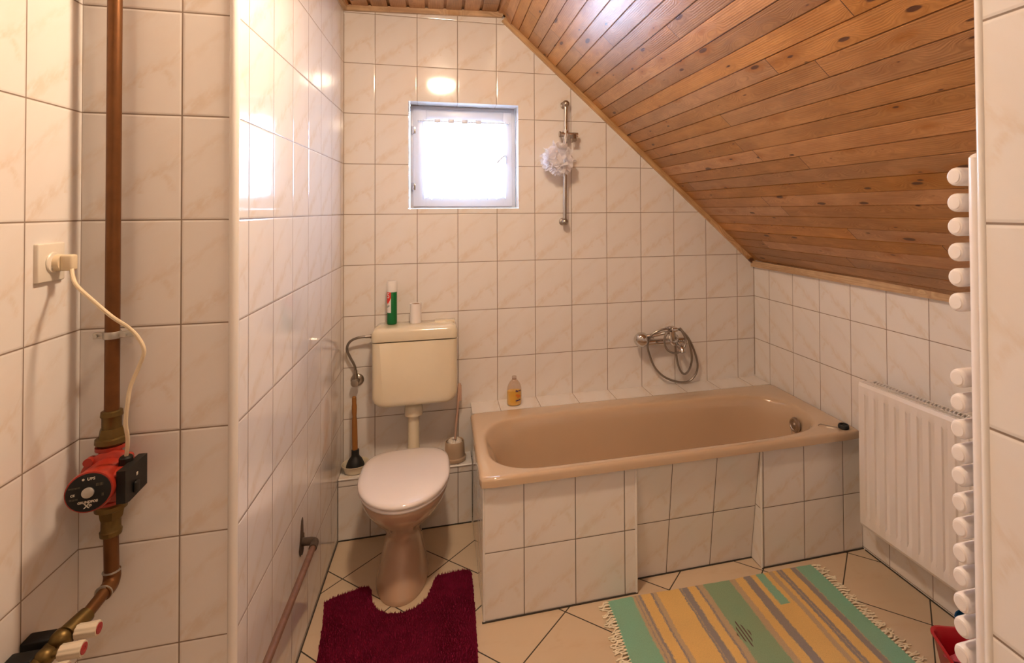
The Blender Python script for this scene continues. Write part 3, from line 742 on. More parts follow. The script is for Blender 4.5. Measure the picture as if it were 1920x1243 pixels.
g = G().lathe([(0.020, 0), (0.024, 0.003), (0.024, 0.012), (0.0205, 0.018), (0.017, 0.018), (0.016, 0.012), (0.006, 0.010), (0.005, 0.016), (0.001, 0.017)], (2.236, -0.800, ZR + 0.0005), (0, 0, 1), 28)
obj('plug', g, M['rubber'], tub)
g = G().tube([(2.14, -0.556, 0.455), (2.13, -0.59, 0.38), (2.11, -0.66, 0.35), (2.11, -0.72, 0.42), (2.135, -0.74, 0.52), (2.152, -0.742, ZR + 0.004), (2.175, -0.75, ZR + 0.003), (2.205, -0.785, ZR + 0.004), (2.222, -0.797, ZR + 0.007)], 0.0016, seg=6)
obj('plug_chain', g, M['nickel'], tub)
for k in range(2):
    pass

# ------------------------------------------------------------------ toilet
wc = thing('toilet', 'beige pedestal toilet with closed white lid', 'toilet', (0.31, -0.47, 0))
def egg(cx, hx, yf, yb, z, n=48, pw=2.0, sq=0.0):
    """egg outline: half width hx, front yf (towards the camera), back yb"""
    ym = yb + (yf - yb) * 0.46; out = []
    for i in range(n):
        a = 2 * PI * i / n; c, s = math.cos(a), math.sin(a)
        if s < 0: y = ym + s * (ym - yf)
        else: y = ym + math.copysign(abs(s) ** (1 - sq), s) * (yb - ym)
        xx = c if s < 0 else math.copysign(abs(c) ** (1 - sq * 0.9), c)
        out.append(Vector((cx + hx * xx, y, z)))
    return out
prof = [(0.0, .307, .105, -.648, -.285), (0.006, .307, .107, -.650, -.283), (0.02, .307, .104, -.645, -.285), (.06, .307, .094, -.625, -.29), (.11, .307, .082, -.60, -.295), (.16, .308, .0725, -.575, -.30),
        (.195, .309, .070, -.565, -.30), (.225, .310, .080, -.575, -.295), (.255, .312, .102, -.60, -.285), (.285, .314, .128, -.635, -.27), (.315, .315, .150, -.668, -.255), (.345, .316, .166, -.695, -.24), (.375, .317, .176, -.712, -.225), (.392, .317, .178, -.716, -.22), (.398, .317, .174, -.712, -.224)]
g = G().rings([egg(c, h, f, b, z, sq=0.25) for z, c, h, f, b in prof])
# trap and outlet behind the pedestal
g.tube([(0.31, -0.33, 0.20), (0.31, -0.25, 0.19), (0.31, -0.18, 0.19), (0.31, -0.139, 0.19)], 0.055, seg=18)
g.tube([(0.31, -0.30, 0.335), (0.325, -0.24, 0.335), (0.335, -0.20, 0.335)], 0.04, seg=16)
g.rbox(0.20, 0.43, -0.33, -0.235, 0.34, 0.396, 0.02)
obj('bowl', g, M['wc'], wc, sharp=60)
g = G().rings([egg(.317, h, f, b, z, sq=0.45) for z, h, f, b in ((.399, .172, -.722, -.235), (.4005, .181, -.731, -.228), (.408, .184, -.734, -.226), (.414, .182, -.731, -.228), (.4155, .176, -.726, -.232))])
obj('seat', g, M['seat'], wc, sharp=60)
g = G().rings([egg(.317, h, f, b, z, sq=0.45) for z, h, f, b in ((.4165, .176, -.728, -.235), (.418, .184, -.736, -.229), (.426, .186, -.739, -.226), (.433, .183, -.736, -.229), (.438, .172, -.725, -.24), (.441, .145, -.695, -.26), (.4425, .09, -.62, -.31), (.443, .02, -.52, -.42))])
obj('lid', g, M['seat'], wc, sharp=60)
for dx in (-0.075, 0.075):
    obj('hinge', G().cyl((0.317 + dx - 0.02, -0.235, 0.419), (0.317 + dx + 0.02, -0.235, 0.419), 0.010, seg=14).cyl((0.317 + dx, -0.235, 0.395), (0.317 + dx, -0.235, 0.419), 0.009, seg=12), M['white_pl'], wc)
g = G().lathe([(0.010, 0.0), (0.010, 0.004), (0.004, 0.010), (0.001, 0.011)], (0.345, -0.22, 0.3985), (0, 0, 1), 12)

# ------------------------------------------------------------------ cistern
ci = thing('toilet_cistern', 'cream plastic cistern hung on the back wall above the toilet', 'cistern', (0.346, -0.09, 0.62))
def rr_xz(x0, x1, z0, z1, rb, rt, y, n=10):
    out = []
    for (cx, cz, r, a0) in ((x1 - rb, z0 + rb, rb, -PI / 2), (x1 - rt, z1 - rt, rt, 0), (x0 + rt, z1 - rt, rt, PI / 2), (x0 + rb, z0 + rb, rb, PI)):
        for i in range(n + 1):
            a = a0 + PI / 2 * i / n; out.append(Vector((cx + r * math.cos(a), y, cz + r * math.sin(a))))
    return out
CX0, CX1 = 0.150, 0.5435
rs = []
for y, ins in ((-0.001, 0.012), (-0.02, 0.004), (-0.12, 0.0), (-0.165, 0.001), (-0.180, 0.006), (-0.188, 0.016), (-0.191, 0.035)):
    rs.append(rr_xz(CX0 + ins, CX1 - ins, 0.612 + ins * 1.0 + (0.012 if y > -0.05 else 0), 0.921, 0.055 - ins * .4, 0.004, y))
obj('tank', G().rings(rs), M['cream'], ci, sharp=50)
rs = []
for y, ins in ((-0.001, 0.010), (-0.02, 0.002), (-0.12, 0.0), (-0.168, 0.001), (-0.182, 0.006), (-0.190, 0.015), (-0.194, 0.028)):
    rs.append(rr_xz(CX0 - 0.003 + ins, CX1 + 0.003 - ins, 0.9235 + ins * 0.15, 0.988 - ins * 0.7, 0.005, 0.034, y))
obj('cistern_lid', G().rings(rs), M['cream'], ci, sharp=50)
obj('flush_button', G().rbox(0.435, 0.535, -0.085, -0.025, 0.982, 0.992, 0.004), M['cream'], ci)
obj('outlet_ring', G().lathe([(0.036, 0.0), (0.040, -0.008), (0.030, -0.014)], (0.336, -0.10, 0.614), (0, 0, 1), 28), M['black'], ci)
g = G().lathe([(0.026, 0.608), (0.032, 0.602), (0.041, 0.590), (0.0440, 0.566), (0.0435, 0.546), (0.030, 0.544), (0.0265, 0.545), (0.0265, 0.40), (0.028, 0.398), (0.028, 0.30)], (0.336, -0.10, 0), (0, 0, 1), 28)
g.tube([(0.336, -0.10, 0.31), (0.336, -0.105, 0.30), (0.336, -0.15, 0.335), (0.336, -0.20, 0.335)], 0.026, seg=18)
obj('flush_pipe', g, M['cream'], ci, sharp=50)

# ------------------------------------------------------------------ water supply
av = thing('angle_valve', 'chrome angle valve with a braided hose to the left of the cistern', 'valve', (0.064, 0, 0.705))
obj('rosette', G().lathe([(0.032, 0.0005), (0.031, 0.004), (0.026, 0.009), (0.014, 0.012), (0.012, 0.03)], (0.064, 0, 0.706), (0, -1, 0), 24), M['nickel'], av)
obj('valve_body', G().cyl((0.060, -0.028, 0.690), (0.060, -0.028, 0.745), 0.010).cyl((0.060, -0.028, 0.742), (0.059, -0.028, 0.762), 0.0085, seg=6), M['nickel'], av)
obj('valve_knob', G().lathe([(0.010, 0.02), (0.019, 0.026), (0.020, 0.036), (0.017, 0.042), (0.006, 0.044), (0.001, 0.044)], (0.060, -0.014, 0.704), (0, -1, 0), 10), M['nickel'], av)
obj('hose', G().tube([(0.059, -0.028, 0.755), (0.055, -0.03, 0.785), (0.035, -0.035, 0.83), (0.022, -0.04, 0.87), (0.035, -0.045, 0.905), (0.07, -0.05, 0.924), (0.115, -0.052, 0.929)], 0.0062), M['hose'], av)
obj('hose_nut', G().cyl((0.108, -0.052, 0.9285), (0.1488, -0.052, 0.930), 0.0085, seg=6).cyl((0.13, -0.052, 0.929), (0.1495, -0.052, 0.930), 0.011, seg=12), M['nickel'], av)

# ------------------------------------------------------------------ things on the cistern
can = thing('spray_can', 'tall green aerosol can with white cap and red-white print on the cistern', 'spray can', (0.2335, -0.075, 0.990))
cc = (0.2335, -0.075, 0.9885)
body = obj('can_body', G().lathe([(0.021, 0.0), (0.0235, 0.003), (0.0235, 0.158), (0.020, 0.164)], cc, (0, 0, 1), 32), M['green'], can)
obj('cap', G().lathe([(0.0245, 0.158), (0.0245, 0.205), (0.022, 0.211), (0.010, 0.212), (0.001, 0.212)], cc, (0, 0, 1), 32, cap0=True), M['white_pl'], can)
def wrap(g0, z0, z1, a0, a1, r, mat, name, parent, steps=14, zf=None):
    v = []; f = []
    for i in range(steps + 1):
        a = a0 + (a1 - a0) * i / steps
        for z in ((z0, z1) if zf is None else zf(i / steps)): v.append((g0[0] + r * math.cos(a), g0[1] + r * math.sin(a), g0[2] + z))
    for i in range(steps): f.append((2 * i, 2 * i + 2, 2 * i + 3, 2 * i + 1))
    return obj(name, G().add(v, f), mat, parent, fixn=False)
A = math.radians
wrap(cc, 0.058, 0.158, A(158), A(262), 0.0237, M['paper'], 'label', body)
wrap(cc, 0.108, 0.158, A(170), A(262), 0.0239, M['redprint'], 'red_print', body, zf=lambda t: (0.130 - 0.028 * math.sin(t * PI), 0.158))
g = G()
def on_can(txt, size, ang, z, mat, name, rot=0.0):
    gg = text_geo(txt, size, Matrix.Identity(4))
    o = G()
    c0, s0_ = math.cos(rot), math.sin(rot)
    for p in gg.v:
        u, w_ = p.x * c0 - p.y * s0_, p.x * s0_ + p.y * c0
        a = ang + u / 0.0242; r = 0.0242 + p.z * 0.4
        o.v.append(Vector((cc[0] + r * math.cos(a), cc[1] + r * math.sin(a), cc[2] + z + w_)))
    o.f = gg.f
    obj(name, o, mat, body, smoothf=False)
on_can('5', 0.036, A(228), 0.140, M['paper'], 'print')
on_can('fresh', 0.012, A(222), 0.088, M['green'], 'print', 0.5)
roll = thing('toilet_roll', 'nearly finished small white paper roll standing on the cistern', 'paper roll', (0.3455, -0.075, 0.9885))
rc = (0.3455, -0.075, 0.9885)
obj('paper', G().lathe([(0.0225, 0.001), (0.0275, 0.0), (0.0275, 0.095), (0.0225, 0.0955), (0.0195, 0.094), (0.0195, 0.02), (0.001, 0.02)], rc, (0, 0, 1), 36, cap0=True), M['paper'], roll)
obj('cardboard_core', G().lathe([(0.0194, 0.021), (0.0194, 0.0935), (0.0180, 0.0935), (0.0180, 0.021)], rc, (0, 0, 1), 30, cap0=False, cap1=False), M['card'], roll)

# ------------------------------------------------------------------ plunger standing in a bowl, brush set
ZB = 0.2885
bw = thing('plastic_bowl', 'round cream plastic bowl under the plunger on the tiled ledge', 'bowl', (0.063, -0.070, ZB))
obj('bowl_body', G().lathe([(0.045, 0.0), (0.050, 0.004), (0.059, 0.035), (0.063, 0.038), (0.062, 0.040), (0.057, 0.036), (0.047, 0.008), (0.001, 0.006)], (0.0655, -0.069, ZB), (0, 0, 1), 40), M['cream'], bw)
pl = thing('plunger', 'drain plunger with black rubber cup and turned wooden handle standing in a bowl', 'plunger', (0.066, -0.075, ZB + 0.006))
px, py = 0.0645, -0.069
obj('rubber_cup', G().lathe([(0.043, 0.0085), (0.0445, 0.012), (0.040, 0.035), (0.030, 0.058), (0.020, 0.070), (0.0175, 0.078), (0.0175, 0.102), (0.0145, 0.104)], (px, py, ZB), (0, 0, 1), 32), M['rubber'], pl)
hp = [(0.0125, 0.100), (0.0130, 0.14), (0.0125, 0.20), (0.0120, 0.245), (0.0095, 0.262), (0.0115, 0.285), (0.0120, 0.31), (0.0100, 0.325), (0.0105, 0.345), (0.0095, 0.355), (0.005, 0.360), (0.001, 0.361)]
obj('handle', G().lathe(hp, (px, py, ZB), (-0.015, 0, 1), 22), M['handlewood'], pl)
bh = thing('toilet_brush', 'toilet brush with a long pale handle in a beige plastic holder on the ledge', 'toilet brush', (0.533, -0.072, ZB))
obj('holder', G().lathe([(0.050, 0.0), (0.056, 0.004), (0.057, 0.018), (0.050, 0.022), (0.0485, 0.06), (0.046, 0.094), (0.044, 0.097), (0.042, 0.094), (0.044, 0.03), (0.001, 0.026)], (0.533, -0.075, ZB), (0, 0, 1), 40), M['beige_pl'], bh)
g = G(); bc = Vector((0.533, -0.072, ZB + 0.085))
random.seed(3)
for i in range(90):
    a = random.uniform(0, 2 * PI); e = random.uniform(-0.1, 0.9); d = Vector((math.cos(a) * math.cos(e), math.sin(a) * math.cos(e), math.sin(e) * 0.55))
    g.sphere(bc + d * 0.030, random.uniform(0.005, 0.009), 6)
obj('bristles', g, M['bristle'], bh)
obj('handle', G().tube([(0.535, -0.072, ZB + 0.10), (0.541, -0.068, ZB + 0.18), (0.548, -0.063, ZB + 0.26), (0.555, -0.057, ZB + 0.345), (0.558, -0.055, ZB + 0.375)], 0.005, seg=12, radii=[0.0055, 0.0055, 0.006, 0.0085, 0.007]).rbox(0.551, 0.568, -0.061, -0.049, ZB + 0.285, ZB + 0.367, 0.004), M['pale_pl'], bh)

# ------------------------------------------------------------------ soap bottle on the ledge
sb = thing('soap_bottle', 'clear bottle half full of yellow liquid soap on the bath ledge', 'bottle', (0.832, -0.095, 0.5415))
sc0 = (0.832, -0.095, 0.5415)
def oval_lathe(prof, c, kx, ky, seg=32):
    g = G()
    rs = [[Vector((c[0] + r * kx * math.cos(2 * PI * i / seg), c[1] + r * ky * math.sin(2 * PI * i / seg), c[2] + h)) for i in range(seg)] for r, h in prof]
    return g.rings(rs)
obj('bottle_body', oval_lathe([(0.028, 0.0), (0.034, 0.004), (0.036, 0.02), (0.036, 0.07), (0.034, 0.092), (0.027, 0.112), (0.017, 0.126), (0.011, 0.131), (0.011, 0.136)], sc0, 1.05, 0.7), M['clear'], sb)
obj('liquid', oval_lathe([(0.026, 0.0015), (0.0325, 0.005), (0.0345, 0.02), (0.0345, 0.074), (0.030, 0.0745)], sc0, 1.05, 0.7), M['soap'], sb)
obj('cap', oval_lathe([(0.012, 0.132), (0.012, 0.146), (0.010, 0.149), (0.001, 0.149)], sc0, 1.0, 1.0, 20), M['clear'], sb)
def on_bottle(txt, size, ang, z, mat, name, bold=0.0, rot=0.0):
    gg = text_geo(txt, size, Matrix.Rotation(rot, 4, 'Z'), bold=bold); o = G()
    for p in gg.v:
        a = ang + p.x / 0.030; r = 0.0365
        o.v.append(Vector((sc0[0] + r * 1.055 * math.cos(a), sc0[1] + r * 0.72 * math.sin(a) - p.z * 0.5, sc0[2] + z + p.y)))
    o.f = gg.f
    obj(name, o, mat, sb, smoothf=False)
on_bottle('favo', 0.0155, A(300), 0.078, M['navy'], 'label_text', 0.0004, 0.08)
on_bottle('classic', 0.0095, A(297), 0.030, M['navy'], 'label_text', 0.0005, 0.15)
g = G()
for (a, z, r) in ((285, 0.056, 0.0065), (300, 0.053, 0.006), (312, 0.048, 0.0055), (295, 0.046, 0.005)):
    a = A(a); c = Vector((sc0[0] + 0.0365 * 1.055 * math.cos(a), sc0[1] + 0.0365 * 0.72 * math.sin(a), sc0[2] + z))
    g.lathe([(r, 0.0), (r * .8, 0.0006), (0.0001, 0.0007)], c, (math.cos(a), math.sin(a) * 1.3, 0), 12)
obj('fruit_print', g, M['orange'], sb)

# ------------------------------------------------------------------ shower rail with sponge
sr = thing('shower_rail', 'vertical chrome shower rail with ball ends on the back wall', 'shower rail', (1.118, 0, 1.80))
obj('pole', G().cyl((1.114, -0.05, 1.485), (1.123, -0.05, 2.113), 0.0105), M['chrome'], sr)
for xx, zz in ((1.1135, 1.480), (1.1235, 2.118)):
    obj('wall_mount', G().sphere((xx, -0.052, zz), 0.0195, 24).lathe([(0.021, 0.0005), (0.020, 0.008), (0.011, 0.014), (0.010, 0.045)], (xx, 0, zz), (0, -1, 0), 20), M['nickel'], sr)
sl = obj('slider', G().cyl((1.092, -0.052, 1.952), (1.188, -0.054, 1.950), 0.0135).cyl((1.1205, -0.05, 1.925), (1.1208, -0.05, 1.972), 0.0165), M['chrome'], sr)
obj('slider_knob', G().cyl((1.085, -0.052, 1.952), (1.094, -0.052, 1.952), 0.016, seg=12), M['nickel'], sl)
obj('shower_holder', G().cyl((1.165, -0.062, 1.945), (1.163, -0.085, 1.918), 0.014, 0.012).cyl((1.150, -0.07, 1.925), (1.150, -0.075, 1.908), 0.006), M['nickel'], sl)
sp = thing('bath_sponge', 'white ruffled net bath sponge hanging from the shower rail', 'bath sponge', (1.07, -0.075, 1.82))
g = G(); random.seed(11)
pc = Vector((1.072, -0.092, 1.818))
def petal(g, c, d, R, wav, ph):
    d = d.normalized(); t = Vector((0, 0, 1)) if abs(d.z) < 0.9 else Vector((1, 0, 0)); e1 = d.cross(t).normalized(); e2 = d.cross(e1)
    nr, na = 5, 26; o = len(g.v)
    for i in range(nr + 1):
        for j in range(na):
            a = 2 * PI * j / na; rr = R * (i / nr)
            hgt = (i / nr) ** 1.6 * R * 0.75 + (i / nr) ** 2 * R * 0.32 * math.sin(wav * a + ph)
            rr *= 1 + 0.18 * math.sin((wav - 2) * a + ph * 2)
            p = c + e1 * rr * math.cos(a) + e2 * rr * math.sin(a) + d * hgt
            g.v.append(p)
    for i in range(nr):
        for j in range(na):
            k = (j + 1) % na; g.f.append((o + i * na + j, o + i * na + k, o + (i + 1) * na + k, o + (i + 1) * na + j))
for i in range(34):
    a = random.uniform(0, 2 * PI); z = random.uniform(-1, 1); q = math.sqrt(1 - z * z)
    d = Vector((q * math.cos(a), q * math.sin(a) * 0.6, z))
    c = pc + Vector((d.x * 0.050, d.y * 0.036, d.z * 0.050))
    c.x -= 0.012 * (0.3 - z) * (1 if d.x < 0 else 0); c.y = min(c.y, -0.062)
    petal(g, c, d + Vector((0, -0.2, 0)), random.uniform(0.026, 0.040), random.choice((3, 4, 5)), random.uniform(0, 6))
for v in g.v: v.y = min(v.y, -0.0635)
obj('net', g, M['net'], sp, sharp=180, fixn=False)
obj('cord_loop', G().tube([(1.09, -0.075, 1.86), (1.105, -0.072, 1.91), (1.118, -0.070, 1.958), (1.123, -0.062, 1.974), (1.125, -0.068, 1.94), (1.115, -0.075, 1.90), (1.10, -0.08, 1.86)], 0.0015, seg=6), M['net'], sp)

# ------------------------------------------------------------------ bath mixer and hand shower
mx = thing('bath_mixer', 'chrome single-lever bath mixer mounted on the back wall above the bath', 'tap', (1.72, 0, 0.80))
FZ = 0.800
obj('mixer_body', G().cyl((1.585, -0.060, FZ + 0.002), (1.80, -0.060, FZ), 0.019).sphere((1.735, -0.070, FZ + 0.004), 0.030, 24).sphere((1.80, -0.06, FZ), 0.019, 16).sphere((1.585, -0.06, FZ + .002), 0.019, 16), M['chrome'], mx)
for xx in (1.615, 1.765):
    obj('rosette', G().lathe([(0.030, 0.0005), (0.029, 0.010), (0.020, 0.022), (0.017, 0.045)], (xx, 0, FZ), (0, -1, 0), 24), M['chrome'], mx)
obj('lever', G().cyl((1.725, -0.080, FZ + 0.018), (1.708, -0.105, FZ + 0.075), 0.022, 0.019).rbox(1.690, 1.728, -0.150, -0.085, FZ + 0.072, FZ + 0.094, 0.007).rbox(1.664, 1.700, -0.135, -0.115, FZ + 0.088, FZ + 0.098, 0.003), M['chrome'], mx)
obj('spout', G().tube([(1.745, -0.075, FZ - 0.005), (1.75, -0.10, FZ - 0.015), (1.755, -0.13, FZ - 0.025), (1.757, -0.145, FZ - 0.045)], 0.0145, seg=16), M['chrome'], mx)
obj('diverter_knob', G().cyl((1.79, -0.078, FZ), (1.79, -0.105, FZ), 0.010).sphere((1.79, -0.108, FZ), 0.012, 14), M['chrome'], mx)
hs = thing('hand_shower', 'chrome hand shower resting left on the bath mixer with its grey hose looped', 'hand shower', (1.53, -0.09, 0.82))
obj('shower_head', G().lathe([(0.014, -0.050), (0.030, -0.036), (0.038, -0.018), (0.0400, -0.002), (0.0385, 0.010), (0.032, 0.020), (0.020, 0.027), (0.008, 0.0295), (0.001, 0.030)], (1.532, -0.088, 0.826), (-0.55, -0.75, -0.20), 32), M['chrome'], hs)
obj('shower_handle', G().tube([(1.580, -0.052, 0.834), (1.62, -0.075, 0.845), (1.67, -0.092, 0.856), (1.715, -0.10, 0.862)], 0.010, seg=14, radii=[0.013, 0.0105, 0.010, 0.0115]), M['chrome'], hs)
H = [(1.72, -0.105, 0.868), (1.68, -0.105, 0.883), (1.625, -0.098, 0.870), (1.591, -0.088, 0.843), (1.577, -0.072, 0.788), (1.596, -0.057, 0.726), (1.632, -0.042, 0.654), (1.69, -0.032, 0.596), (1.771, -0.027, 0.559), (1.843, -0.027, 0.554), (1.886, -0.032, 0.591), (1.898, -0.037, 0.647), (1.875, -0.047, 0.725), (1.837, -0.062, 0.798), (1.79, -0.085, 0.850), (1.748, -0.105, 0.875),
     (1.700, -0.125, 0.884), (1.662, -0.135, 0.860), (1.650, -0.135, 0.820), (1.668, -0.135, 0.775), (1.715, -0.135, 0.752), (1.762, -0.135, 0.775), (1.780, -0.130, 0.820), (1.765, -0.120, 0.862), (1.760, -0.105, 0.878), (1.777, -0.092, 0.862), (1.817, -0.076, 0.815), (1.846, -0.059, 0.744), (1.857, -0.047, 0.682), (1.846, -0.040, 0.630), (1.823, -0.037, 0.603), (1.797, -0.040, 0.613), (1.771, -0.047, 0.66), (1.755, -0.057, 0.73), (1.748, -0.062, 0.778)]
obj('shower_hose', G().tube(H, 0.0062, seg=10, sub=8), M['hose'], hs)

# ------------------------------------------------------------------ bathroom radiator
rad = thing('radiator', 'white ribbed panel radiator on the right wall beyond the bath', 'radiator', (2.26, -1.42, 0.18))
RY0, RY1 = -0.920, -1.93
def rot_r(g):
    """build against x = XR at y = 0 and shear to the wall skew"""
    for v in g.v: v.x += -(v.y) * math.tan(AR)
    return g
RX = XR - 0.112; RZ0, RZ1 = 0.182, 0.795
obj('inner_shade_block', rot_r(G().box(RX + 0.0165, RX + 0.0785, RY1 + 0.01, RY0 - 0.006, RZ0 + 0.03, RZ1 - 0.016)), M['gap'], rad)  # solid dark block, its colour stands in for shade under the grille
# front panel: vertical ribs
g = G()
nr = int((RY0 - RY1) / 0.0508)
prof = [(RX + 0.012, RY0), (RX + 0.003, RY0 - 0.002), (RX, RY0 - 0.006)]
col = []
yy = RY0 - 0.025
while yy > RY1 + 0.05:
    col.append(yy - 0.0175); yy -= 0.0508
def panel_x(y, z):
    zf = min(1, max(0, (z - (RZ0 + 0.045)) / 0.012)) * min(1, max(0, (RZ1 - 0.045 - z) / 0.012))
    d = 0
    for c in col:
        u = abs(y - c)
        if u < 0.012: d = 1.0 if u < 0.009 else (0.012 - u) / 0.003
    return RX + 0.0070 * d * zf
ysr = sorted(set([RY0 - 0.004, RY1 + 0.004] + [c + s * k for c in col for s in (1, -1) for k in (0.009, 0.012)]), reverse=True)
zsr = [RZ0 + 0.012, RZ0 + 0.045, RZ0 + 0.057, RZ1 - 0.057, RZ1 - 0.045, RZ1 - 0.014]
for z in zsr:
    for y in ysr: g.v.append(Vector((panel_x(y, z), y, z)))
m_ = len(ysr)
for j in range(len(zsr) - 1):
    for i in range(m_ - 1): a = j * m_ + i; g.f.append((a, a + 1, a + m_ + 1, a + m_))
g.prism([(RX, RZ0 + 0.012), (RX + 0.006, RZ0), (RX + 0.014, RZ0), (RX + 0.014, RZ1), (RX + 0.006, RZ1), (RX, RZ1 - 0.014)], 'xz', RY0 - 0.004, RY0)
g.prism([(RX, RZ0 + 0.012), (RX + 0.006, RZ0), (RX + 0.014, RZ0), (RX + 0.014, RZ1), (RX + 0.006, RZ1), (RX, RZ1 - 0.014)], 'xz', RY1, RY1 + 0.004)
g.add([(RX, RY0 - .004, RZ0 + .012), (RX, RY1 + .004, RZ0 + .012), (RX + .006, RY1 + .004, RZ0), (RX + .006, RY0 - .004, RZ0), (RX + .014, RY1 + .004, RZ0), (RX + .014, RY0 - .004, RZ0)], [(0, 1, 2, 3), (3, 2, 4, 5)])
g.add([(RX, RY0 - .004, RZ1 - .014), (RX, RY1 + .004, RZ1 - .014), (RX + .006, RY1 + .004, RZ1), (RX + .006, RY0 - .004, RZ1), (RX + .014, RY1 + .004, RZ1), (RX + .014, RY0 - .004, RZ1)], [(0, 3, 2, 1), (3, 5, 4, 2)])
g.box(RX + 0.010, RX + 0.016, RY1 + 0.002, RY0 - 0.002, RZ0 + .001, RZ1 - .001)
obj('front_panel', rot_r(g), M['enamel'], rad)
g = G().box(RX + 0.0795, RX + 0.0835, RY1 + 0.004, RY0 - 0.004, RZ0, RZ1 - 0.002)
obj('back_panel', rot_r(g), M['enamel'], rad)
g = G().box(RX + 0.0165, RX + 0.0185, RY1, RY0, RZ1 - 0.012, RZ1 + 0.0015).box(RX + 0.080, RX + 0.082, RY1, RY0, RZ1 - 0.012, RZ1 + 0.0015)
g.box(RX + 0.0165, RX + 0.082, RY0 - 0.02, RY0, RZ1 - 0.001, RZ1 + 0.001)
y = RY0 - 0.02
while y > RY1 + 0.02:
    for (xa, xb) in ((RX + 0.018, RX + 0.050), (RX + 0.050, RX + 0.081)):
        dy = 0.013 if xa < RX + 0.03 else -0.013
        g.add([(xa, y, RZ1), (xa, y - 0.0042, RZ1), (xb, y - 0.0042 - dy, RZ1), (xb, y - dy, RZ1), (xa, y, RZ1 - 0.003), (xa, y - 0.005, RZ1 - 0.003), (xb, y - 0.005 - dy, RZ1 - 0.003), (xb, y - dy, RZ1 - 0.003)],
              [(0, 1, 2, 3), (7, 6, 5, 4), (0, 4, 5, 1), (1, 5, 6, 2), (2, 6, 7, 3), (3, 7, 4, 0)])
    y -= 0.016
g.box(RX + 0.048, RX + 0.051, RY1, RY0, RZ1 - 0.003, RZ1)
obj('top_grille', rot_r(g), M['enamel'], rad)
g = G()
for yb in (-1.10, -1.75):
    for zb in (0.30, 0.66):
        obj('wall_bracket', rot_r(G().box(RX + 0.0835, XR - 0.0005, yb - 0.015, yb + 0.015, zb, zb + 0.04)), M['enamel'], rad)

# ------------------------------------------------------------------ towel radiator seen from its end
tr = thing('towel_radiator', 'white tubular towel radiator seen end-on at the partition edge', 'towel radiator', (1.42, -2.28, 0.85))
TL, TRr = 1.2055, 1.70
for cxp in (1.1985, 1.66):
    rs = []
    def oval(cx, cy, z, hx, hy, n=20): return [Vector((cx + hx * math.cos(2 * PI * i / n), cy + hy * math.sin(2 * PI * i / n), z)) for i in range(n)]
    cx = cxp + 0.013
    g = G().rings([oval(cx, -2.283, z, hx, hy) for z, hx, hy in ((0.800, 0.006, 0.008), (0.803, 0.018, 0.015), (1.618, 0.018, 0.015), (1.622, 0.014, 0.012), (1.626, 0.005, 0.006))])
    obj('upright', g, M['enamel'], tr)
TZ = [1.593, 1.554, 1.518, 1.480, 1.442, 1.405, 1.292, 1.255, 1.216, 1.180, 1.146, 1.107, 1.070, 1.032, 0.997, 0.960, 0.924, 0.884]
tube0 = None
for zz in TZ:
    zc = zz
    if tube0 is None:
        g = G().lathe([(0.009, 0.0), (0.0118, 0.0008), (0.0134, 0.003), (0.0140, 0.006), (0.0140, 0.494), (0.0118, 0.4985), (0.004, 0.50)], (TL, -2.244, TZ[0]), (1, 0, 0), 28)
        g.lathe([(0.0092, -0.0004), (0.0088, 0.0002), (0.001, 0.0004)], (TL, -2.244, TZ[0]), (1, 0, 0), 28)
        tube0 = obj('tube', g, M['enamel'], tr)
    else:
        o = tube0.copy(); C.objects.link(o); o.parent = tr; o.location = (0, 0, zz - TZ[0])
for zz in (1.56, 0.90):
    obj('wall_mount', G().cyl((1.216, -2.270, zz - 0.02), (1.216, YP + 0.0005, zz - 0.02), 0.012), M['enamel'], tr)
obj('air_vent', G().cyl((1.2115, -2.283, 1.62), (1.2115, -2.283, 1.645), 0.006).cyl((1.2115, -2.283, 1.640), (1.2115, -2.295, 1.652), 0.007), M['nickel'], tr)

# ------------------------------------------------------------------ maroon contour mat
mat = thing('toilet_mat', 'deep maroon fluffy contour mat cut around the toilet foot', 'bath mat', (0.32, -0.82, 0))
outl = [(0.020, -0.560), (0.045, -0.540), (0.095, -0.528), (0.150, -0.505), (0.180, -0.510), (0.192, -0.545), (0.200, -0.600), (0.225, -0.652), (0.265, -0.684), (0.320, -0.695), (0.370, -0.680), (0.405, -0.645), (0.425, -0.590), (0.437, -0.535), (0.450, -0.512),
        (0.500, -0.508), (0.560, -0.505), (0.583, -0.515), (0.590, -0.54), (0.590, -0.70), (0.588, -0.90), (0.585, -1.00), (0.565, -1.03), (0.40, -1.04), (0.20, -1.04), (0.085, -1.035), (0.065, -1.01), (0.060, -0.95), (0.048, -0.80), (0.035, -0.66)]
def inside(p, poly):
    c = False; n = len(poly)
    for i in range(n):
        a, b = poly[i], poly[i - 1]
        if (a[1] > p[1]) != (b[1] > p[1]) and p[0] < (b[0] - a[0]) * (p[1] - a[1]) / (b[1] - a[1]) + a[0]: c = not c
    return c
g = G().prism(outl, 'xy', 0.001, 0.009)
obj('backing', g, M['maroon'], mat)
g = G(); random.seed(5)
from mathutils import noise as mnoise
st = 0.0052; y = -1.045
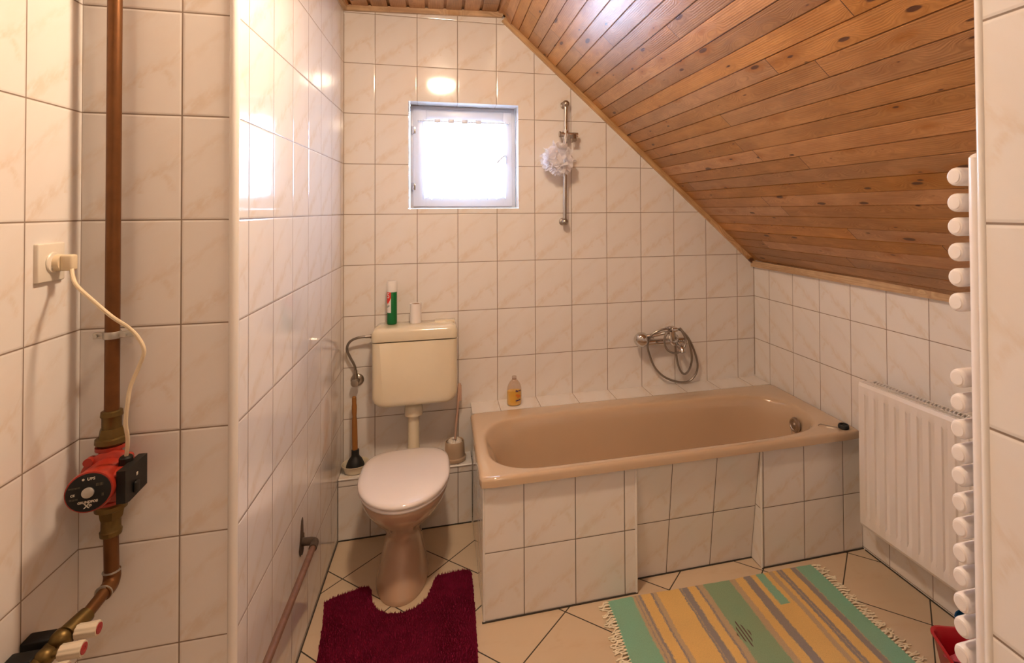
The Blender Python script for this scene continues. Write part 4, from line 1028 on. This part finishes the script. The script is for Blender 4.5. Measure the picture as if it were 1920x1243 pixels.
while y < -0.50:
    x = 0.015
    while x < 0.60:
        qx, qy = x + random.uniform(-.5, .5) * st, y + random.uniform(-.5, .5) * st
        if inside((qx, qy), outl):
            hgt = 0.011 + 0.004 * random.random(); nx_ = mnoise.noise(Vector((qx * 9, qy * 9, 0))) * 0.006; ny_ = mnoise.noise(Vector((qx * 9, qy * 9, 5))) * 0.006
            r = 0.0034; b0 = 0.006; o = len(g.v); ph = random.uniform(0, 6)
            for k in range(3): g.v.append(Vector((qx + r * math.cos(ph + k * 2.094), qy + r * math.sin(ph + k * 2.094), b0)))
            g.v.append(Vector((qx + nx_ + random.uniform(-1, 1) * 0.002, qy + ny_ + random.uniform(-1, 1) * 0.002, b0 + hgt)))
            g.f += [(o, o + 1, o + 3), (o + 1, o + 2, o + 3), (o + 2, o, o + 3)]
        x += st
    y += st
obj('pile', g, M['maroon'], mat, smoothf=False, fixn=False)

# ------------------------------------------------------------------ woven rug
def rug_material():
    m, nt, out = new_mat('woven_rug')
    tc = N(nt, 'ShaderNodeUVMap').outputs[0]
    sep = N(nt, 'ShaderNodeSeparateXYZ'); nt.links.new(tc, sep.inputs[0]); X, Y = sep.outputs[0], sep.outputs[1]
    ny = noise(nt, comb(nt, math_n(nt, 'MULTIPLY', X, 40.0), math_n(nt, 'MULTIPLY', Y, 6.0), 0.0), 1.0, 3, 0.6)
    nb = noise(nt, comb(nt, math_n(nt, 'MULTIPLY', X, 6.0), math_n(nt, 'MULTIPLY', Y, 5.0), 3.0), 1.0, 2, 0.6)
    fine = noise(nt, comb(nt, math_n(nt, 'MULTIPLY', X, 700.0), math_n(nt, 'MULTIPLY', Y, 70.0), 0.0), 1.0, 1, 0.5)
    xx = math_n(nt, 'ADD', X, math_n(nt, 'ADD', math_n(nt, 'MULTIPLY', math_n(nt, 'SUBTRACT', ny, 0.5), 0.010), math_n(nt, 'ADD', math_n(nt, 'MULTIPLY', math_n(nt, 'SUBTRACT', nb, 0.5), 0.016), math_n(nt, 'MULTIPLY', math_n(nt, 'SUBTRACT', fine, 0.5), 0.022))))
    t = math_n(nt, 'DIVIDE', math_n(nt, 'SUBTRACT', xx, 1.08), 0.94)
    TE = (0.24, 0.52, 0.38); YE = (0.85, 0.56, 0.21); GR = (0.31, 0.28, 0.28); TA = (0.56, 0.42, 0.27); GN = (0.26, 0.42, 0.27)
    S = [(1.08, TE), (1.197, TA), (1.205, GR), (1.212, TA), (1.220, GR), (1.232, YE), (1.271, GR), (1.281, TA), (1.300, YE), (1.393, GR), (1.400, TA), (1.406, GR), (1.431, YE), (1.466, GR), (1.476, TA), (1.499, GN), (1.619, TA), (1.645, YE), (1.680, GR), (1.718, YE), (1.802, TA), (1.822, YE), (1.841, GR), (1.853, TA), (1.858, GR), (1.868, YE), (1.908, GR), (1.932, TA), (1.938, TE)]
    cr = N(nt, 'ShaderNodeValToRGB'); cr.color_ramp.interpolation = 'CONSTANT'
    el = cr.color_ramp.elements
    el[0].position = 0.0; el[0].color = (*S[0][1], 1); el[1].position = (S[1][0] - 1.08) / 0.94; el[1].color = (*S[1][1], 1)
    for p_, c_ in S[2:]:
        e = el.new((p_ - 1.08) / 0.94); e.color = (*c_, 1)
    nt.links.new(t, cr.inputs[0])
    c = cr.outputs[0]
    # teal stepped patch and the small dark zigzag
    pm = math_n(nt, 'MULTIPLY', math_n(nt, 'LESS_THAN', math_n(nt, 'ABSOLUTE', math_n(nt, 'SUBTRACT', xx, 1.763)), 0.020), math_n(nt, 'GREATER_THAN', Y, -1.03))
    c = mix_c(nt, pm, c, TE)
    mo = math_n(nt, 'ABSOLUTE', math_n(nt, 'SUBTRACT', X, 1.525)); md = math_n(nt, 'ABSOLUTE', math_n(nt, 'SUBTRACT', Y, -1.12))
    ln = math_n(nt, 'LESS_THAN', math_n(nt, 'PINGPONG', math_n(nt, 'SUBTRACT', X, 1.5), 0.006), 0.0025)
    dm = math_n(nt, 'LESS_THAN', math_n(nt, 'ADD', math_n(nt, 'MULTIPLY', mo, 2.2), md), 0.062)
    c = mix_c(nt, math_n(nt, 'MULTIPLY', ln, dm), c, (0.10, 0.06, 0.07))
    c = mix_c(nt, math_n(nt, 'MULTIPLY', math_n(nt, 'SUBTRACT', nb, 0.35), 0.5, clamp=True), c, (0.42, 0.31, 0.18))
    wv = noise(nt, comb(nt, math_n(nt, 'MULTIPLY', X, 320.0), math_n(nt, 'MULTIPLY', Y, 160.0), 0.0), 1.0, 1, 0.5)
    c = mix_c(nt, math_n(nt, 'MULTIPLY', wv, 0.25), c, (0.12, 0.10, 0.07))
    b = bsdf(nt, out, c, 0.95, spec=0.1)
    bn = N(nt, 'ShaderNodeBump'); bn.inputs['Strength'].default_value = 0.6; bn.inputs['Distance'].default_value = 0.002
    nt.links.new(wv, bn.inputs['Height']); nt.links.new(bn.outputs[0], b.inputs['Normal'])
    return m
rug = thing('woven_rug', 'striped woven cotton rug in teal, yellow and grey beside the bath', 'rug', (1.55, -1.15, 0))
RXa, RXb, RYa, RYb = 1.095, 2.012, -1.52, -0.858
g = G(); nx, ny = 70, 44
def rug_z(x, y): return 0.0065 + 0.0016 * mnoise.noise(Vector((x * 7, y * 5, 1))) + 0.0010 * mnoise.noise(Vector((x * 22, y * 4, 1)))
def rug_p(u, v):
    x = RXa + (RXb - RXa) * u; y = RYb + (RYa - RYb) * v
    y += 0.020 * (1 - u) - 0.0 * u + 0.003 * math.sin(u * 9)
    x += 0.003 * math.sin(v * 11) - 0.012 * v * (1 - u) + 0.008 * v * u
    return x, y
for j in range(ny + 1):
    for i in range(nx + 1):
        x, y = rug_p(i / nx, j / ny); g.v.append(Vector((x, y, rug_z(x, y))))
for j in range(ny):
    for i in range(nx): a = j * (nx + 1) + i; g.f.append((a, a + nx + 1, a + nx + 2, a + 1))
nt_ = len(g.v)
for j in range(ny + 1):
    for i in range(nx + 1): p = g.v[j * (nx + 1) + i]; g.v.append(Vector((p.x, p.y, 0.001)))
for j in range(ny):
    for i in range(nx): a = nt_ + j * (nx + 1) + i; g.f.append((a, a + 1, a + nx + 2, a + nx + 1))
edge = [i for i in range(nx + 1)] + [j * (nx + 1) + nx for j in range(1, ny + 1)] + [ny * (nx + 1) + i for i in range(nx - 1, -1, -1)] + [j * (nx + 1) for j in range(ny - 1, 0, -1)]
for k in range(len(edge)):
    a, b = edge[k], edge[(k + 1) % len(edge)]; g.f.append((a, b, b + nt_, a + nt_))
obj('weave', g, rug_material(), rug, lambda c, p: (c.x, c.y), sharp=60)
random.seed(9)
for side in (0, 1):
    g = G(); nT = 46
    for k in range(nT):
        v = (k + 0.5) / nT; x, y = rug_p(side, v); s = 1 if side else -1
        L = random.uniform(0.03, 0.05)
        for q in range(2):
            w1, w2 = random.uniform(-.007, .007), random.uniform(-.014, .014)
            g.tube([(x - s * 0.003, y, 0.006), (x + s * L * 0.35, y + w1, 0.006), (x + s * L * 0.7, y + w2, 0.004), (x + s * L, y + w2 + w1, 0.003)], 0.0027, seg=5, sub=3)
    tag(obj('fringe', g, M['fringe'], rug), kind='stuff')

# ------------------------------------------------------------------ cleaning things at the right edge
def rot_tapered(name, parent, mat, c, ang, a, b, h, taper=0.78, wall=0.004, lip=0.008, rr=0.03):
    def rect(hx, hy, r, z):
        out = []
        for (sx, sy, a0) in ((1, 1, 0), (-1, 1, PI / 2), (-1, -1, PI), (1, -1, 3 * PI / 2)):
            for i in range(7):
                t = a0 + PI / 2 * i / 6; out.append(Vector((sx * (hx - r) + r * math.cos(t), sy * (hy - r) + r * math.sin(t), z)))
        R = Matrix.Rotation(ang, 3, 'Z')
        return [R @ p + Vector(c) for p in out]
    rs = [rect(a * taper, b * taper, rr * taper, 0.001), rect(a, b, rr, h - 0.01), rect(a + lip, b + lip, rr + lip, h - 0.004), rect(a + lip, b + lip, rr + lip, h), rect(a, b, rr, h + 0.001), rect(a - wall, b - wall, rr, h - 0.004), rect((a - wall) * taper, (b - wall) * taper, rr * taper, 0.008)]
    return obj(name, G().rings(rs), mat, parent, sharp=50)
bk = thing('red_basin', 'red plastic basin with pink cloths in it on the floor at the right', 'basin', (2.09, -1.53, 0))
rot_tapered('basin_body', bk, M['bucket'], (2.110, -1.575, 0), math.radians(-22), 0.135, 0.10, 0.165)
ck = thing('pink_cloth', 'crumpled pink cleaning cloth hanging over the rim of the red basin', 'cloth', (2.05, -1.62, 0.1))
g = G(); nn = 16
for j in range(nn + 1):
    for i in range(nn + 1):
        u, v = i / nn, j / nn
        x = 1.985 + 0.15 * u; y = -1.625 + 0.11 * v - 0.05 * u
        z = 0.155 + 0.018 * mnoise.noise(Vector((u * 3, v * 3, 2))) + 0.020 * math.sin(u * 9 + v * 4) * 0.5
        g.v.append(Vector((x, y, z)))
for j in range(nn):
    for i in range(nn): a = j * (nn + 1) + i; g.f.append((a, a + 1, a + nn + 2, a + nn + 1))
cl = obj('cloth', g, M['pink'], ck, sharp=180)
sm = cl.modifiers.new('thickness', 'SOLIDIFY'); sm.thickness = 0.006
bb = thing('blue_bucket', 'blue plastic bucket half hidden behind the red basin and towel radiator', 'bucket', (2.238, -1.425, 0))
obj('bucket_body', G().lathe([(0.048, 0.001), (0.062, 0.115), (0.067, 0.117), (0.068, 0.126), (0.063, 0.127), (0.059, 0.116), (0.045, 0.01), (0.001, 0.008)], (2.238, -1.425, 0), (0, 0, 1), 40), M['blue'], bb, sharp=50)

# ------------------------------------------------------------------ rusty heating pipe in the toilet alcove
rp = thing('heating_pipe', 'rusty brown heating pipe with elbow along the left alcove wall', 'pipe', (0.03, -1.0, 0.37))
px0 = xl(-0.80) + 0.047; pz = 0.372
obj('elbow', G().tube([(xl(-0.76) + 0.001, -0.765, pz), (px0 - 0.018, -0.768, pz), (px0 - 0.003, -0.775, pz), (px0, -0.792, pz), (px0, -0.815, pz)], 0.0135, seg=16), M['rust'], rp)
obj('pipe', G().cyl((px0, -0.800, pz), (px0 - 0.009, -1.372, pz), 0.0105, seg=18), M['rustpipe'], rp)
g = G()
random.seed(4)
o = []; n = 28
for i in range(n):
    a = 2 * PI * i / n; rr = 0.036 * (1 + 0.3 * random.random()); k = 2.3 if math.sin(a) > 0.85 else (1.35 if math.sin(a) < -.6 else 1.0)
    o.append((-0.765 + rr * math.cos(a) * 0.85, pz + rr * math.sin(a) * k * 0.8))
g.prism(o, 'yz', xl(-0.765) + 0.0003, xl(-0.765) + 0.0022)
obj('rust_stained_hole', g, M['rust'], rp)

# ------------------------------------------------------------------ copper pipe, pump, cord, socket in the niche
PX, PY = -0.2705, -1.405
cp = thing('copper_pipe', 'vertical copper heating pipe in the left corner niche', 'pipe', (PX, PY, 1.8))
obj('pipe', G().cyl((PX, PY, 1.092), (PX - 0.0, PY, 2.56), 0.0140, seg=24), M['copper'], cp)
g = G().lathe([(0.0165, -0.008), (0.0175, -0.006), (0.0175, 0.006), (0.0165, 0.008)], (PX, PY, 1.264), (0, 0, 1), 24)
g.rbox(PX - 0.036, PX - 0.014, PY - 0.006, PY + 0.006, 1.257, 1.271, 0.002).rbox(PX + 0.014, PX + 0.040, PY - 0.006, PY + 0.006, 1.257, 1.271, 0.002)
for s in (-1, 1): g.cyl((PX + s * 0.028, PY - 0.012, 1.264), (PX + s * 0.028, PY + 0.01, 1.264), 0.004, seg=8)
g.cyl((PX, PY + 0.012, 1.264), (PX, YN - 0.0005, 1.264), 0.005)
obj('pipe_clamp', g, M['zinc'], cp)

pump = thing('circulation_pump', 'red circulation pump with black nameplate and control box in the pipe run', 'pump', (PX, PY, 0.95))
def union(name, z, up, parent):
    s = 1 if up else -1
    g = G().lathe([(0.0165, 0.036 * s), (0.020, 0.034 * s), (0.021, 0.024 * s), (0.0185, 0.020 * s), (0.0185, -0.004 * s)], (PX, PY, z), (0, 0, 1), 20)
    g.lathe([(0.0215, -0.004 * s), (0.0235, -0.010 * s), (0.026, -0.026 * s)], (PX, PY, z), (0, 0, 1), 6)
    g.lathe([(0.026, -0.024 * s), (0.030, -0.026 * s), (0.0305, -0.036 * s), (0.026, -0.042 * s)], (PX, PY, z), (0, 0, 1), 24)
    return obj(name, g, M['brass'], parent)
union('union_nut', 1.056, True, pump)
union('union_nut', 0.842, False, pump)
g = G().lathe([(0.0275, 1.014), (0.0275, 1.006), (0.021, 1.002), (0.021, 0.985), (0.026, 0.972), (0.032, 0.955), (0.034, 0.945), (0.032, 0.932), (0.026, 0.918), (0.021, 0.906), (0.021, 0.894), (0.0275, 0.890), (0.0275, 0.884)], (PX, PY - 0.004, 0), (0, 0, 1), 28)
MC = Vector((PX + 0.006, PY, 0.953))   # motor axis start
MA = Vector((0.155, -1, 0.11)).normalized()
g.lathe([(0.045, 0.018), (0.052, 0.022), (0.052, 0.034), (0.046, 0.038)], MC, MA, 36)
for k in range(4):
    a = PI / 4 + k * PI / 2
    b0 = MC + MA * 0.02 + Vector((math.cos(a) * 0.050, 0, math.sin(a) * 0.050))
    g.cyl(b0, b0 + MA * 0.026, 0.009, seg=12)
obj('pump_housing', g, M['red'], pump, sharp=45)
motor = obj('motor_housing', G().lathe([(0.038, 0.034), (0.0395, 0.045), (0.0395, 0.100), (0.0405, 0.122), (0.0415, 0.130), (0.0400, 0.136), (0.0365, 0.137)], MC, MA, 44), M['red'], pump, sharp=40)
obj('terminal_housing', G().rbox(MC.x + 0.020, MC.x + 0.060, -1.512, -1.432, 0.927, 0.988, 0.007), M['red'], pump)
E1 = MA.cross(Vector((0, 0, 1))).normalized(); E1 = -E1 if E1.x < 0 else E1; E2 = E1.cross(-MA).normalized(); E2 = E2 if E2.z > 0 else -E2
FC = MC + MA * 0.1372
plate = obj('nameplate', G().lathe([(0.0372, 0.0), (0.0372, 0.0016), (0.0365, 0.002), (0.0001, 0.002)], FC, MA, 44), M['black'], pump)
obj('vent_screw', G().lathe([(0.0105, 0.002), (0.0105, 0.0045), (0.0095, 0.0052), (0.0001, 0.0053)], FC, MA, 28), M['zinc'], pump)
def plate_m(u, v, rot=0.0):
    m = Matrix.Identity(4)
    for i in range(3): m[i][0] = E1[i]; m[i][1] = E2[i]; m[i][2] = MA[i]
    p = FC + E1 * u + E2 * v + MA * 0.0022
    m[0][3], m[1][3], m[2][3] = p
    return m @ Matrix.Rotation(rot, 4, 'Z')
obj('model_print', text_geo('UPS', 0.0078, plate_m(0.004, 0.0265), bold=0.0002), M['label'], plate, smoothf=False)
obj('dot_print', G().lathe([(0.0022, 0.002), (0.0022, 0.0026), (0.0001, 0.0027)], FC + E1 * -0.009 + E2 * 0.0265, MA, 12), M['label'], plate)
obj('maker_print', text_geo('GRUNDFOS', 0.0062, plate_m(0, -0.0185), bold=0.0003), M['label'], plate, smoothf=False)
g = text_geo('X', 0.0125, plate_m(-0.0015, -0.0265), bold=0.0004)
g2 = text_geo('o', 0.0085, plate_m(0.0045, -0.025), bold=0.0003); g.add(g2.v, g2.f)
obj('emblem_print', g, M['label'], plate, smoothf=False)
obj('mark_print', text_geo('CE', 0.006, plate_m(-0.025, -0.002), bold=0.0002), M['label'], plate, smoothf=False)
for (u, v, s_) in ((0.018, 0.013, 'IIIIII'), (-0.023, 0.011, '===='), (0.024, -0.008, 'II'), (-0.023, -0.011, '===')):
    obj('small_print', text_geo(s_, 0.0085, plate_m(u, v)), M['dimlabel'], plate, smoothf=False)
# control box: black cover on the right side of the motor
g = G().prism([(-1.517, 0.925), (-1.500, 0.921), (-1.428, 0.925), (-1.428, 0.994), (-1.517, 0.994)], 'yz', MC.x + 0.058, MC.x + 0.0745)
cov = obj('control_box', g, M['black'], pump)
obj('speed_switch', G().rbox(MC.x + 0.074, MC.x + 0.081, -1.488, -1.470, 0.932, 0.956, 0.004), M['black'], cov)
obj('indicator', G().rbox(MC.x + 0.0743, MC.x + 0.0753, -1.474, -1.468, 0.964, 0.971, 0.0005), M['label'], cov)
obj('cable_gland', G().lathe([(0.012, 0.0), (0.013, 0.004), (0.013, 0.018), (0.010, 0.022)], (MC.x + 0.050, -1.463, 0.984), (0, 0, 1), 10), M['black'], pump)

pw = thing('power_cord', 'ivory power cord with plug running from the wall socket to the red pump', 'cord', (-0.30, -1.46, 1.3))
XS = XN - 0.003

XS = XN - 0.003
g = G().lathe([(0.0185, -0.001), (0.0185, 0.012), (0.017, 0.016)], (XS + 0.006, -1.470, 1.438), (1, 0, 0), 28)
g.rbox(XS + 0.020, XS + 0.044, -1.480, -1.458, 1.420, 1.455, 0.005)
obj('plug', g, M['cord'], pw)
obj('cable', G().tube([(XS + 0.040, -1.474, 1.424), (-0.302, -1.488, 1.408), (-0.285, -1.505, 1.390), (-0.252, -1.518, 1.362), (-0.217, -1.518, 1.325), (-0.195, -1.498, 1.295), (-0.178, -1.494, 1.270), (-0.168, -1.494, 1.242), (-0.178, -1.492, 1.208), (-0.193, -1.494, 1.165), (-0.198, -1.495, 1.125), (-0.203, -1.490, 1.085), (-0.206, -1.475, 1.045), (MC.x + 0.050, -1.463, 1.003)], 0.0040, seg=10, sub=8), M['cord'], pw)
ws = thing('wall_socket', 'square ivory wall socket on the left tiled wall', 'socket', (XS, -1.479, 1.44))
g = G().rbox(XS - 0.004, XS + 0.0085, -1.521, -1.438, 1.399, 1.481, 0.003)
obj('cover_plate', g, M['socket'], ws)
obj('socket_insert', G().lathe([(0.0225, 0.0), (0.0225, 0.0105), (0.021, 0.012)], (XS, -1.478, 1.439), (1, 0, 0), 32), M['socket'], ws)

# lower run: pipe, elbow and valve manifold
lp = thing('elbow_pipe', 'copper pipe bending from under the pump towards the valve manifold', 'pipe', (PX, PY, 0.70))
obj('pipe', G().cyl((PX, PY, 0.812), (PX + 0.002, PY, 0.722), 0.0140, seg=22).cyl((-0.266, -1.432, 0.698), (-0.2715, -1.502, 0.686), 0.0125, seg=22), M['copper'], lp)
obj('elbow', G().tube([(PX + 0.002, PY, 0.726), (PX + 0.003, PY, 0.712), (PX + 0.004, PY - 0.010, 0.700), (PX + 0.004, PY - 0.028, 0.697), (PX + 0.003, PY - 0.034, 0.6965)], 0.0162, seg=20), M['copper'], lp)
for c_, a_ in (((PX + 0.002, PY, 0.7255), (0, 0, 1)), ((PX + 0.0032, PY - 0.033, 0.6967), (0, -1, -0.1))):
    obj('solder_ring', G().lathe([(0.0150, -0.0018), (0.0176, -0.001), (0.0176, 0.001), (0.0150, 0.0018)], c_, a_, 22), M['zinc'], lp)
mf = thing('valve_manifold', 'brass valve manifold with white handwheels with red centres at lower left', 'manifold', (-0.30, -1.57, 0.67))
obj('pipe_socket', G().cyl((-0.2712, -1.490, 0.6875), (-0.283, -1.535, 0.680), 0.0165, 0.019, seg=20).sphere((-0.288, -1.540, 0.677), 0.020, 18), M['brass'], mf)
obj('manifold_bar', G().cyl((-0.300, -1.520, 0.668), (-0.302, -1.72, 0.665), 0.014, seg=20), M['brass'], mf)
for i, yy in enumerate((-1.530, -1.580, -1.628, -1.676)):
    zz = 0.680 - 0.003 * i
    obj('clamp_block', G().rbox(-0.3525, -0.304, yy - 0.019, yy + 0.014, zz - 0.030, zz + 0.006, 0.004), M['black'], mf)
    obj('valve_body', G().sphere((-0.292, yy, zz - 0.004), 0.0175, 20).cyl((-0.292, yy, zz - 0.004), (-0.268, yy, zz), 0.0085, seg=16), M['brass'], mf)
    g = G()
    rs = []
    for r, h in ((0.012, -0.268), (0.0145, -0.266), (0.0142, -0.250), (0.0150, -0.232), (0.0140, -0.2285)):
        rs.append([Vector((h, yy + (r * (1 - 0.07 * (k % 4 < 2))) * math.cos(2 * PI * k / 40), zz + (r * (1 - 0.07 * (k % 4 < 2))) * math.sin(2 * PI * k / 40))) for k in range(40)])
    hw = obj('handwheel', g.rings(rs), M['wheel'], mf, sharp=40)
    obj('red_cap', G().lathe([(0.0105, 0.0), (0.0105, 0.0012), (0.0045, 0.0014), (0.004, 0.0006), (0.0001, 0.0006)], (-0.2285, yy, zz), (1, 0, 0), 24), M['redcap'], hw)
